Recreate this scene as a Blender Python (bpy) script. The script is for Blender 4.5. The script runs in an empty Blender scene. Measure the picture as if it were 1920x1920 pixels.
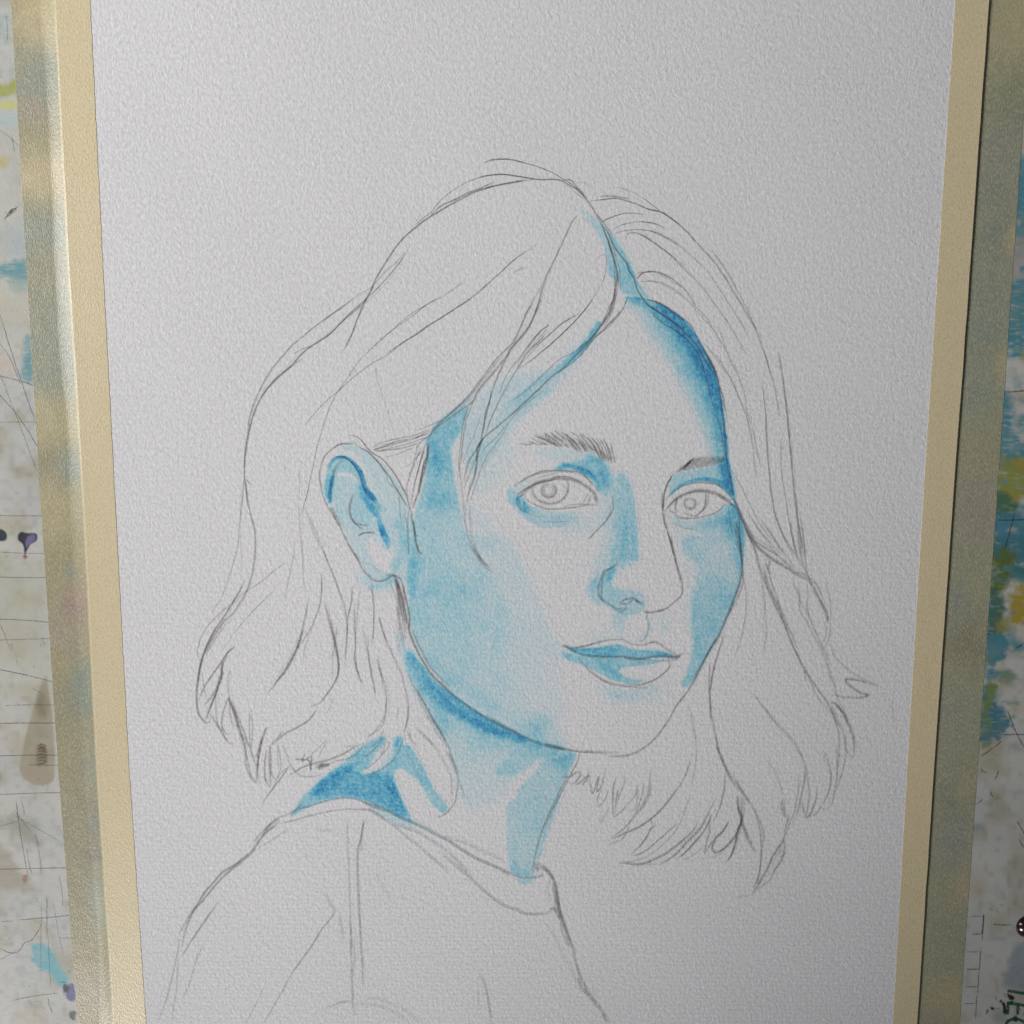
import bpy, math, random
import numpy as np
from mathutils import Vector
random.seed(7); rng = np.random.default_rng(7)
scene = bpy.context.scene
R = math.radians

# ---------------------------------------------------------------- camera
TILT = R(9.04); DIST = 0.3072; FOC = 2080.0          # focal length in pixels of a 1920 px wide picture
cam_d = bpy.data.cameras.new('camera'); cam = bpy.data.objects.new('camera', cam_d)
scene.collection.objects.link(cam); scene.camera = cam
cam_d.sensor_width = 36.0; cam_d.lens = 36.0 * FOC / 1920.0
cam_d.clip_start = 0.005; cam_d.clip_end = 20.0
CAM = Vector((0.0, DIST * math.sin(TILT), DIST * math.cos(TILT)))
cam.location = CAM; cam.rotation_euler = (-TILT, 0, 0)

# ---------------------------------------------------------------- world, window light and an added fill
world = bpy.data.worlds.new('World'); scene.world = world; world.use_nodes = True
bg = world.node_tree.nodes['Background']
bg.inputs['Color'].default_value = (0.83, 0.87, 0.95, 1); bg.inputs['Strength'].default_value = 0.064
def area(name, loc, target, sx, sy, power, col, spread=math.pi):
    d = bpy.data.lights.new(name, 'AREA'); d.shape = 'RECTANGLE'; d.size = sx; d.size_y = sy
    d.energy = power; d.color = col; d.spread = spread
    o = bpy.data.objects.new(name, d); scene.collection.objects.link(o); o.location = loc
    o.rotation_euler = (Vector(target) - Vector(loc)).to_track_quat('-Z', 'Y').to_euler(); return o
area('window_light', (-0.80, 0.10, 0.60), (-0.367, 0.434, 0.0), 0.20, 0.30, 3.75, (1.0, 0.985, 0.965), 1.559)
area('side_fill_light', (-0.50, -0.70, 0.50), (-0.03, -0.080, 0.0), 0.16, 0.16, 0.288, (1.0, 0.985, 0.97), 0.63)  # added fill lamp from the lower left, evens the falloff over the sheet
scene.view_settings.view_transform = 'Standard'; scene.view_settings.look = 'None'
scene.view_settings.exposure = 0.0; scene.view_settings.gamma = 1.0
scene.cycles.transparent_max_bounces = 24

# ---------------------------------------------------------------- picture coordinates -> sheet of paper
PT = 0.0008                                           # thickness of the watercolour paper
ct, st = math.cos(TILT), math.sin(TILT)
def P(u, v, z=PT):
    """point of the drawing (1920 grid) as a point on the horizontal plane z (numpy arrays or floats)"""
    a = (u - 960.0) / FOC; b = -(v - 960.0) / FOC
    dx = a; dy = -st + b * ct; dz = -ct - b * st
    t = (z - CAM.z) / dz
    return CAM.x + t * dx, CAM.y + t * dy
MM = 0.1477e-3                                        # one grid unit on the paper in metres

# ---------------------------------------------------------------- helpers
def new_obj(name, verts, faces, mat=None, parent=None, smooth=False):
    me = bpy.data.meshes.new(name)
    verts = np.asarray(verts, dtype=np.float32)
    if isinstance(faces, np.ndarray):
        n, k = faces.shape
        me.vertices.add(len(verts)); me.vertices.foreach_set('co', verts.ravel())
        me.loops.add(n * k); me.loops.foreach_set('vertex_index', faces.astype(np.int32).ravel())
        me.polygons.add(n); me.polygons.foreach_set('loop_start', np.arange(0, n * k, k, dtype=np.int32))
        me.polygons.foreach_set('loop_total', np.full(n, k, dtype=np.int32))
        me.update(calc_edges=True); me.validate()
    else:
        me.from_pydata([tuple(map(float, v)) for v in verts], [], faces); me.update()
    me.polygons.foreach_set('use_smooth', np.full(len(me.polygons), smooth, dtype=bool))
    o = bpy.data.objects.new(name, me); scene.collection.objects.link(o)
    if mat: me.materials.append(mat)
    if parent: o.parent = parent
    return o
def attr(o, name, vals):
    a = o.data.attributes.new(name, 'FLOAT', 'POINT'); a.data.foreach_set('value', np.asarray(vals, dtype=np.float32))
def cattr(o, name, rgb):
    a = o.data.attributes.new(name, 'FLOAT_COLOR', 'POINT')
    c = np.ones((len(rgb), 4), dtype=np.float32); c[:, :3] = rgb; a.data.foreach_set('color', c.ravel())
def thing(o, label, cat, group=None):
    o['label'] = label; o['category'] = cat
    if group: o['group'] = group
    return o
def empty(name, loc=(0, 0, 0)):
    o = bpy.data.objects.new(name, None); o.location = loc; scene.collection.objects.link(o); o.empty_display_size = 0.02; return o
def spline(pts, step=3.0, closed=False):
    p = np.asarray(pts, dtype=float); n = len(p)
    if n == 2 and not closed:
        k = max(2, int(np.hypot(*(p[1] - p[0])[:2]) / step)); t = np.linspace(0, 1, k + 1)[:, None]; return p[0] * (1 - t) + p[1] * t
    out = []
    segs = n if closed else n - 1
    for i in range(segs):
        if closed: a, b, c, d = p[(i - 1) % n], p[i], p[(i + 1) % n], p[(i + 2) % n]
        else: a, b, c, d = p[max(i - 1, 0)], p[i], p[i + 1], p[min(i + 2, n - 1)]
        k = max(1, int(np.hypot(*(c - b)[:2]) / step)); t = (np.arange(k) / k)[:, None]
        out.append(0.5 * (2 * b + (c - a) * t + (2 * a - 5 * b + 4 * c - d) * t ** 2 + (3 * b - a - 3 * c + d) * t ** 3))
    if not closed: out.append(p[-1:])
    return np.vstack(out)
def vnoise(x, y, scale, seed=0):
    """smooth value noise, 0..1"""
    r = np.random.default_rng(seed + 11).random((64, 64))
    x = x / scale; y = y / scale
    xi = np.floor(x).astype(int); yi = np.floor(y).astype(int); fx = x - xi; fy = y - yi
    fx = fx * fx * (3 - 2 * fx); fy = fy * fy * (3 - 2 * fy)
    g = lambda a, b: r[a % 64, b % 64]
    return (g(xi, yi) * (1 - fx) + g(xi + 1, yi) * fx) * (1 - fy) + (g(xi, yi + 1) * (1 - fx) + g(xi + 1, yi + 1) * fx) * fy

# ---------------------------------------------------------------- materials
class NT:
    def __init__(self, name):
        self.m = bpy.data.materials.new(name); self.m.use_nodes = True; self.t = self.m.node_tree
        self.b = self.t.nodes['Principled BSDF']; self.out = self.t.nodes['Material Output']
        self.co = self.n('ShaderNodeTexCoord').outputs['Object']
    def n(self, kind, **kw):
        x = self.t.nodes.new(kind)
        for k, v in kw.items():
            if k.startswith('i_'):
                x.inputs[k[2:].replace('_', ' ')].default_value = v
            else: setattr(x, k, v)
        return x
    def l(self, a, b): self.t.links.new(a, b)
    def math(self, op, a, b=None, clamp=False):
        x = self.n('ShaderNodeMath', operation=op); x.use_clamp = clamp
        for i, v in enumerate((a, b)):
            if v is None: continue
            if isinstance(v, (int, float)): x.inputs[i].default_value = v
            else: self.l(v, x.inputs[i])
        return x.outputs[0]
    def noise(self, scale, detail=2.0, rough=0.5, stretch=(1, 1, 1), rot=0.0, dist=0.0):
        mp = self.n('ShaderNodeMapping'); mp.inputs['Scale'].default_value = stretch; mp.inputs['Rotation'].default_value = (0, 0, rot)
        self.l(self.co, mp.inputs['Vector'])
        x = self.n('ShaderNodeTexNoise'); x.inputs['Scale'].default_value = scale; x.inputs['Detail'].default_value = detail
        x.inputs['Roughness'].default_value = rough; x.inputs['Distortion'].default_value = dist
        self.l(mp.outputs[0], x.inputs['Vector']); return x.outputs['Fac']
    def attr(self, name, out='Fac'):
        x = self.n('ShaderNodeAttribute'); x.attribute_name = name; return x.outputs[out]
    def ramp(self, v, a, b, c=0.0, d=1.0):
        x = self.n('ShaderNodeMapRange'); x.clamp = True
        for k, q in (('From Min', a), ('From Max', b), ('To Min', c), ('To Max', d)): x.inputs[k].default_value = q
        self.l(v, x.inputs['Value']); return x.outputs[0]
    def mix(self, f, a, b, blend='MIX'):
        x = self.n('ShaderNodeMix'); x.data_type = 'RGBA'; x.blend_type = blend
        for s, v in ((x.inputs[0], f), (x.inputs[6], a), (x.inputs[7], b)):
            if isinstance(v, (int, float)): s.default_value = v
            elif isinstance(v, tuple): s.default_value = (*v, 1)
            else: self.l(v, s)
        return x.outputs[2]
    def bump(self, h, dist, strength=1.0):
        x = self.n('ShaderNodeBump'); x.inputs['Distance'].default_value = dist; x.inputs['Strength'].default_value = strength
        self.l(h, x.inputs['Height']); self.l(x.outputs[0], self.b.inputs['Normal']); return x.outputs[0]

def paper_height(q, full=True):
    a = q.noise(880, 2.0, 0.55, (1.2, 0.85, 1), R(-18), 0.5)     # felt texture of cold pressed paper
    b = q.noise(2400, 2.0, 0.6, (1.4, 0.6, 1), R(14))             # fibres
    # felt marking: soft rows of dimples pressed into the sheet
    w = q.noise(260, 2.0, 0.5); sx = q.n('ShaderNodeSeparateXYZ'); q.l(q.co, sx.inputs[0])
    wx = q.math('SINE', q.math('ADD', q.math('MULTIPLY', sx.outputs[0], 2 * math.pi / 0.00150), q.math('MULTIPLY', w, 15.0)))
    w2 = q.noise(330, 2.0, 0.5, (1, 1.2, 1), R(40))
    wy = q.math('SINE', q.math('ADD', q.math('MULTIPLY', sx.outputs[1], 2 * math.pi / 0.00130), q.math('MULTIPLY', w2, 9.0)))
    wv = q.math('MULTIPLY', q.math('ADD', q.math('MULTIPLY', wx, 0.6), wy), q.ramp(q.math('ADD', q.math('MULTIPLY', sx.outputs[1], -1.2), q.noise(40, 2.0)), 0.35, 0.7, 0.012, 0.055))
    buckle = q.math('MULTIPLY', q.noise(20, 1.0, 0.4), 5.0)     # the sheet cockles slightly where it was wet
    return q.math('ADD', q.math('ADD', q.math('ADD', a, wv), q.math('MULTIPLY', b, 0.45)), buckle) if full else q.math('ADD', a, wv)

def mat_paper():
    q = NT('watercolour_paper')
    h = paper_height(q)
    q.bump(h, 0.00016)
    gran = q.noise(1500, 3.0, 0.6); big = q.noise(120, 3.0, 0.6)
    d = q.attr('wash')
    k = q.math('ADD', q.ramp(gran, 0.3, 0.7, -0.20, 0.20), q.ramp(big, 0.3, 0.7, -0.12, 0.12))
    k = q.math('ADD', k, q.ramp(paper_height(q, False), 0.32, 0.70, 0.30, -0.34))       # pigment settles in the hollows of the grain
    d = q.math('MULTIPLY', d, q.math('ADD', k, 1.0))
    def trans(lin, quad):
        e = q.math('ADD', q.math('MULTIPLY', d, lin), q.math('MULTIPLY', q.math('MULTIPLY', d, d), quad))
        return q.math('EXPONENT', q.math('MULTIPLY', e, -1.0))
    cb = q.n('ShaderNodeCombineColor')
    q.l(q.math('ADD', q.math('MULTIPLY', trans(1.0, 0.0), 0.97), 0.03), cb.inputs[0]); q.l(trans(0.190, 0.045), cb.inputs[1]); q.l(trans(0.048, 0.024), cb.inputs[2])
    tone = q.noise(1250, 3.0, 0.6, (1.3, 0.7, 1), R(-20))
    base = q.mix(q.ramp(tone, 0.36, 0.66), (0.725, 0.717, 0.742), (0.875, 0.868, 0.885))
    q.l(q.mix(1.0, base, cb.outputs[0], 'MULTIPLY'), q.b.inputs['Base Color'])
    q.b.inputs['Roughness'].default_value = 0.92; q.b.inputs['Specular IOR Level'].default_value = 0.12
    return q.m

def mat_pencil():
    q = NT('graphite')
    h = paper_height(q); q.bump(h, 0.00016)
    q.b.inputs['Base Color'].default_value = (0.15, 0.142, 0.142, 1); q.b.inputs['Roughness'].default_value = 0.55
    q.b.inputs['Specular IOR Level'].default_value = 0.35
    g = q.ramp(q.math('ADD', q.math('MULTIPLY', q.noise(3200, 2.0, 0.6), 0.6), q.math('MULTIPLY', paper_height(q, False), 0.40)), 0.36, 0.60, 0.45, 1.15)   # the tooth of the paper breaks the line
    a = q.math('MULTIPLY', q.attr('ink'), g, clamp=True)
    tr = q.n('ShaderNodeBsdfTransparent'); mx = q.n('ShaderNodeMixShader')
    q.l(a, mx.inputs[0]); q.l(tr.outputs[0], mx.inputs[1]); q.l(q.b.outputs[0], mx.inputs[2]); q.l(mx.outputs[0], q.out.inputs['Surface'])
    return q.m

def mat_tape():
    q = NT('masking_tape_crepe')
    col = q.attr('tint', 'Color')
    fine = q.noise(1800, 3.0, 0.65, (1.5, 0.6, 1), R(8)); sp = q.noise(2100, 2.0, 0.6, (1.0, 0.6, 1), R(-20)); mid = q.noise(260, 3.0, 0.6, (1, 0.6, 1))
    c = q.mix(q.ramp(mid, 0.3, 0.7, 0, 0.14), col, (0.62, 0.50, 0.27))
    c = q.mix(q.ramp(fine, 0.44, 0.70, 0, 0.36), c, (0.86, 0.80, 0.55))
    c = q.mix(q.ramp(sp, 0.30, 0.52, 0.26, 0.0), c, (0.30, 0.25, 0.13))
    q.l(c, q.b.inputs['Base Color'])
    vo = q.n('ShaderNodeTexVoronoi'); vo.inputs['Scale'].default_value = 2000
    mp = q.n('ShaderNodeMapping'); mp.inputs['Scale'].default_value = (1.4, 0.7, 1); q.l(q.co, mp.inputs[0]); q.l(mp.outputs[0], vo.inputs['Vector'])
    h = q.math('ADD', fine, q.math('MULTIPLY', vo.outputs['Distance'], 0.8))
    q.bump(h, 0.000042)
    q.b.inputs['Roughness'].default_value = 0.36; q.b.inputs['Specular IOR Level'].default_value = 0.55
    return q.m

def mat_paint(name='board_paint', rough=0.42):
    q = NT(name)
    n1 = q.noise(500, 4.0, 0.65); n2 = q.noise(2200, 2.0, 0.5); n3 = q.noise(70, 3, 0.6)
    c = q.mix(q.ramp(n1, 0.3, 0.7, 0.0, 0.12), q.attr('tint', 'Color'), (0.35, 0.35, 0.30))
    c = q.mix(q.ramp(n3, 0.55, 0.8, 0.0, 0.25), c, (0.52, 0.47, 0.36))
    c = q.mix(q.ramp(n2, 0.25, 0.36, 0.35, 0.0), c, (0.18, 0.17, 0.16))
    q.l(c, q.b.inputs['Base Color']); q.bump(q.math('ADD', n1, n2), 0.00004)
    q.b.inputs['Roughness'].default_value = rough; q.b.inputs['Specular IOR Level'].default_value = 0.35
    return q.m
def mat_mark():
    q = NT('dried_ink')
    q.l(q.attr('tint', 'Color'), q.b.inputs['Base Color']); q.b.inputs['Roughness'].default_value = 0.5
    g = q.ramp(q.noise(1500, 3.0, 0.6), 0.33, 0.55, 0.25, 1.1)
    a = q.math('MULTIPLY', q.attr('ink'), g, clamp=True)
    tr = q.n('ShaderNodeBsdfTransparent'); mx = q.n('ShaderNodeMixShader')
    q.l(a, mx.inputs[0]); q.l(tr.outputs[0], mx.inputs[1]); q.l(q.b.outputs[0], mx.inputs[2]); q.l(mx.outputs[0], q.out.inputs['Surface'])
    return q.m
M_PAPER, M_PENCIL, M_TAPE, M_PAINT, M_MARK = mat_paper(), mat_pencil(), mat_tape(), mat_paint(), mat_mark()

# ---------------------------------------------------------------- edges seen in the photograph (u at v = 0, 480, 960, 1440, 1920)
VS = [0, 480, 960, 1440, 1920]
E_LO, E_LP, E_LI = [18, 46, 75, 107, 144], [105, 130, 160, 184, 215], [169, 192, 217, 242, 274]
E_RI, E_RP, E_RO = [1791, 1760, 1729.5, 1701, 1674], [1854, 1820, 1785, 1751, 1719], [1937, 1903, 1869.5, 1835, 1801]
def edge_line(us):
    """least-squares straight edge in the paper plane: x = a + b*y"""
    xs, ys = [], []
    for u, v in zip(us, VS):
        x, y = P(u, v); xs.append(x); ys.append(y)
    b, a = np.polyfit(ys, xs, 1); res = np.array(xs) - (a + b * np.array(ys))
    ys = np.array(ys); o = np.argsort(ys)
    return lambda y: a + b * y + np.interp(y, ys[o], res[o])
L_LO, L_LP, L_LI, L_RI, L_RP, L_RO = [edge_line(e) for e in (E_LO, E_LP, E_LI, E_RI, E_RP, E_RO)]
Y0, Y1 = -0.215, 0.215

# ================================================================ THE BOARD
def box(x0, x1, y0, y1, z0, z1):
    v = [(x, y, z) for z in (z0, z1) for y in (y0, y1) for x in (x0, x1)]
    return v, [(0, 2, 3, 1), (4, 5, 7, 6), (0, 1, 5, 4), (2, 6, 7, 3), (0, 4, 6, 2), (1, 3, 7, 5)]
WHITE = np.array((0.575, 0.575, 0.55))
v, f = box(-0.26, 0.26, -0.26, 0.26, -0.012, 0.0)
board = new_obj('drawing_board', v, f, M_PAINT)
cattr(board, 'tint', np.tile(WHITE, (len(v), 1)))
bv = board.modifiers.new('edge', 'BEVEL'); bv.width = 0.001; bv.segments = 2
thing(board, 'paint-smeared white board under the taped sheet, scored with cut lines', 'board')

def soft_poly(U, V, pts, feather, wob=1.5, step=4.0, seed=0, fv=None):
    """0..1 mask of a smooth closed outline with a feathered edge, and the signed distance (inside > 0)"""
    c = spline(pts, step, True)
    ex = 50 if fv is not None else 4
    x0, y0 = c.min(0) - feather * 1.5 - ex; x1, y1 = c.max(0) + feather * 1.5 + ex
    sel = np.nonzero((U > x0) & (U < x1) & (V > y0) & (V < y1))[0]
    u = U[sel] + (vnoise(U[sel], V[sel], 9, seed) - .5) * 2 * wob + (vnoise(U[sel], V[sel], 3.5, seed + 5) - .5) * wob
    w = V[sel] + (vnoise(U[sel], V[sel], 9, seed + 3) - .5) * 2 * wob + (vnoise(U[sel], V[sel], 3.5, seed + 8) - .5) * wob
    best = np.full(len(sel), 1e9); ins = np.zeros(len(sel), bool); n = len(c)
    for i in range(n):
        ax, ay = c[i]; bx, by = c[(i + 1) % n]; dx, dy = bx - ax, by - ay; L = dx * dx + dy * dy + 1e-9
        t = np.clip(((u - ax) * dx + (w - ay) * dy) / L, 0, 1)
        best = np.minimum(best, (u - ax - t * dx) ** 2 + (w - ay - t * dy) ** 2)
        if ay != by: ins ^= ((ay > w) != (by > w)) & (u < (bx - ax) * (w - ay) / (by - ay) + ax)
    sd = np.sqrt(best) * np.where(ins, 1, -1)
    if fv is not None: feather = feather + fv(U[sel], V[sel])
    m = np.clip(sd / feather * 0.5 + 0.5, 0, 1); return sel, m * m * (3 - 2 * m), sd
def path_dist(U, V, pts, rmax, wob=1.5, seed=0):
    """distance, side and interpolated extras along a path; pts rows = u, v, extras..."""
    c = spline(pts, 5.0)
    x0, y0 = c[:, :2].min(0) - rmax; x1, y1 = c[:, :2].max(0) + rmax
    sel = np.nonzero((U > x0) & (U < x1) & (V > y0) & (V < y1))[0]
    u = U[sel] + (vnoise(U[sel], V[sel], 9, seed) - .5) * 2 * wob; w = V[sel] + (vnoise(U[sel], V[sel], 9, seed + 3) - .5) * 2 * wob
    best = np.full(len(sel), 1e9); side = np.zeros(len(sel)); ex = np.zeros((len(sel), c.shape[1] - 2)); tt = np.zeros(len(sel))
    for i in range(len(c) - 1):
        ax, ay = c[i, :2]; dx, dy = c[i + 1, :2] - c[i, :2]; L = dx * dx + dy * dy + 1e-9
        tr = ((u - ax) * dx + (w - ay) * dy) / L; t = np.clip(tr, 0, 1)
        d = (u - ax - t * dx) ** 2 + (w - ay - t * dy) ** 2; k = d < best
        best[k] = d[k]; side[k] = np.sign(dx * (w - ay) - dy * (u - ax))[k]
        ex[k] = c[i, 2:] + (c[i + 1, 2:] - c[i, 2:]) * t[k, None]
        tt[k] = 1.0
        if i == 0: tt[k & (tr < 0)] = 0.0
        if i == len(c) - 2: tt[k & (tr > 1)] = 0.0
    return sel, np.sqrt(best), side, ex, tt

def grid(u0, u1, v0, v1, step, z):
    us = np.arange(u0, u1, step); vs = np.arange(v0, v1, step); U, V = np.meshgrid(us, vs); U = U.ravel(); V = V.ravel()
    x, y = P(U, V, z); co = np.stack([x, y, np.full_like(x, z)], 1); nu, nv = len(us), len(vs)
    i = (np.arange(nv - 1)[:, None] * nu + np.arange(nu - 1)[None]).ravel()
    return U, V, co, np.stack([i, i + nu, i + nu + 1, i + 1], 1)
def add_paint(U, V, C, col, pts, feather, alpha=1.0, wob=3, streak=0.0, seed=0):
    sel, m, sd = soft_poly(U, V, pts, feather, wob, 4, seed)
    a = m * alpha
    if streak: a = a * np.clip(1 - streak + 2 * streak * vnoise(U[sel] / 5.0, V[sel], 2.4, seed + 20), 0, 1.0)
    a = a * (0.8 + 0.4 * vnoise(U[sel], V[sel], 12, seed + 9)); a = np.clip(a * 1.3, 0, 1)[:, None]
    C[sel] = C[sel] * (1 - a) + np.array(col) * a
def paint_strip(u0, u1, items, name, tp):
    U, V, co, F = grid(u0, u1, -60, 1980, 1.9, 0.00002)
    C = np.tile(WHITE, (len(U), 1)).astype(float)
    g = (vnoise(U, V, 60, 1) - .5) * .10; C += g[:, None] * np.array((1, .9, .6))
    C -= ((vnoise(U, V, 34, 6) - .45).clip(0, 1) * .30)[:, None] * np.array((.6, .75, 1.2)); C -= ((vnoise(U, V, 11, 16) - .55).clip(0, 1) * .22)[:, None]
    if tp == 'r':                                    # old brush marks under the named ones
        pal = [(.08, .26, .38), (.07, .26, .30), (.08, .26, .36), GREEN, (.22, .28, .06), (.38, .40, .36), (.10, .30, .34), (.22, .34, .36)]
        for k in range(70):
            v0 = rng.uniform(290, 1400); u0 = np.interp(v0, VS, E_RO) + rng.uniform(-12, 60); w = rng.uniform(10, 34); h = rng.uniform(5, 20)
            add_paint(U, V, C, pal[rng.integers(0, 8)], r4(u0, v0, u0 + w, v0 + h), rng.uniform(5, 12), rng.uniform(.35, .75), 5, .7, 300 + k)
    for k, it in enumerate(items): add_paint(U, V, C, *it, seed=k * 7)
    if tp == 'r':
        for k in range(60):
            v0 = rng.uniform(300, 1400); u0 = np.interp(v0, VS, E_RO) + rng.uniform(-10, 60); w = rng.uniform(5, 20); h = rng.uniform(2, 6)
            add_paint(U, V, C, pal[rng.integers(0, 8)], r4(u0, v0, u0 + w, v0 + h), rng.uniform(2, 5), rng.uniform(.3, .7), 3, .7, 600 + k)
    fade = np.clip((U - u0 if tp == 'l' else u1 - U) / 60, 0, 1)[:, None]; C = WHITE * (1 - fade) + C * fade
    o = new_obj(name, co, F, M_PAINT, board); cattr(o, 'tint', np.clip(C, 0.01, .85)); return o
def r4(u0, v0, u1, v1):
    return [(u0, v0), ((u0 + u1) / 2, v0 - 3), (u1, v0), (u1 + 2, (v0 + v1) / 2), (u1, v1), ((u0 + u1) / 2, v1 + 3), (u0, v1), (u0 - 2, (v0 + v1) / 2)]
TEAL, OLIVE, BROWN, BLUE, GREEN, OCHRE = (.13, .33, .38), (.38, .42, .10), (.36, .32, .22), (.11, .38, .48), (.10, .24, .12), (.55, .42, .04)
INK, TURQ = (.012, .010, .035), (.12, .45, .52)
left_paint = [  # colour, outline, feather, alpha, wobble, streak
    ((.55, .55, .50), r4(-80, 200, 80, 560), 90, .5, 3, 0), (TEAL, r4(-60, 28, 20, 78), 10, .25, 3, .6),
    (OLIVE, [(-60, 160), (8, 158), (30, 150), (34, 172), (10, 178), (-60, 182)], 7, .85, 3, .3),
    ((.60, .58, .22), [(-60, 188), (10, 190), (40, 186), (40, 202), (8, 204), (-60, 206)], 6, .8, 3, .3),
    ((.45, .58, .60), r4(-60, 212, 40, 236), 10, .5, 3, .4), ((.55, .45, .18), r4(-10, 292, 14, 312), 8, .6, 4, .3),
    ((.40, .48, .52), r4(10, 430, 60, 480), 20, .5, 4, .3),
    (TEAL, [(-60, 496), (10, 494), (40, 488), (60, 500), (60, 522), (35, 524), (-60, 512)], 9, .85, 4, .7),
    (TEAL, r4(22, 520, 62, 546), 10, .55, 4, .7), (TEAL, r4(46, 632, 62, 712), 7, .7, 4, .7), (TEAL, r4(38, 690, 66, 712), 7, .5, 4, .7),
    ((.62, .50, .42), r4(-20, 672, 20, 700), 16, .6, 4, .2), ((.56, .53, .40), r4(-60, 540, 60, 620), 40, .45, 4, .2),
    ((.55, .54, .42), r4(-60, 1050, 90, 1260), 60, .45, 4, .2),
    (BROWN, [(84, 1268), (92, 1300), (100, 1370), (100, 1460), (70, 1470), (38, 1450), (44, 1400), (62, 1330)], 3, .62, 1, 0),
    ((.20, .15, .09), [(76, 1300), (86, 1310), (84, 1345), (70, 1330)], 9, .5, 2, 0),
    ((.20, .14, .09), [(70, 1400), (84, 1398), (88, 1430), (70, 1436)], 3, .75, 2, .8),
    ((.42, .34, .26), [(40, 1440), (60, 1436), (90, 1450), (84, 1472), (60, 1470), (44, 1458)], 3, .6, 1, 0),
    ((.30, .30, .26), r4(-10, 1534, 70, 1556), 10, .4, 5, .7), ((.33, .31, .26), [(40, 1540), (62, 1560), (80, 1586), (52, 1582), (38, 1562)], 7, .55, 4, .4),
    ((.40, .36, .28), [(-60, 1578), (10, 1590), (40, 1640), (70, 1668), (30, 1672), (-60, 1660)], 9, .6, 4, .2),
    ((.30, .10, .08), r4(44, 1644, 54, 1652), 3, .6, 3, .6), ((.42, .40, .32), [(80, 1732), (92, 1740), (112, 1775), (128, 1810), (112, 1806), (96, 1775)], 6, .5, 3, .2),
    (TURQ, [(62, 1774), (84, 1772), (100, 1788), (114, 1812), (124, 1838), (126, 1848), (104, 1844), (92, 1822), (70, 1814), (60, 1795)], 4, .75, 4, .2),
    ((.10, .12, .28), [(118, 1846), (138, 1848), (142, 1872), (132, 1878), (122, 1862)], 2.5, .8, 3, 0), ((.01, .01, .012), [(120, 1846), (130, 1850), (128, 1860), (122, 1858)], 2, .95, 2, 0),
    ((.32, .30, .26), r4(52, 1878, 76, 1890), 6, .5, 4, .4), ((.05, .05, .06), [(132, 1898), (142, 1896), (140, 1912), (130, 1908)], 2, .8, 2, 0),
    (INK, [(34, 1004), (40, 997), (50, 1000), (69, 1001), (68, 1014), (58, 1020), (50, 1034), (46, 1040), (43, 1022), (35, 1014)], 1.8, .97, 1, 0),
    ((.20, .17, .36), [(52, 1004), (66, 1003), (65, 1013), (56, 1019), (50, 1028), (48, 1016)], 2.4, .6, 1, 0),
    ((.01, .03, .05), [(-8, 994), (6, 994), (13, 1003), (11, 1013), (0, 1014), (-8, 1012)], 1.6, .97, .6, 0), ((.25, .05, .08), r4(44, 1041, 49, 1046), 2, .6, 1, .2)]
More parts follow.
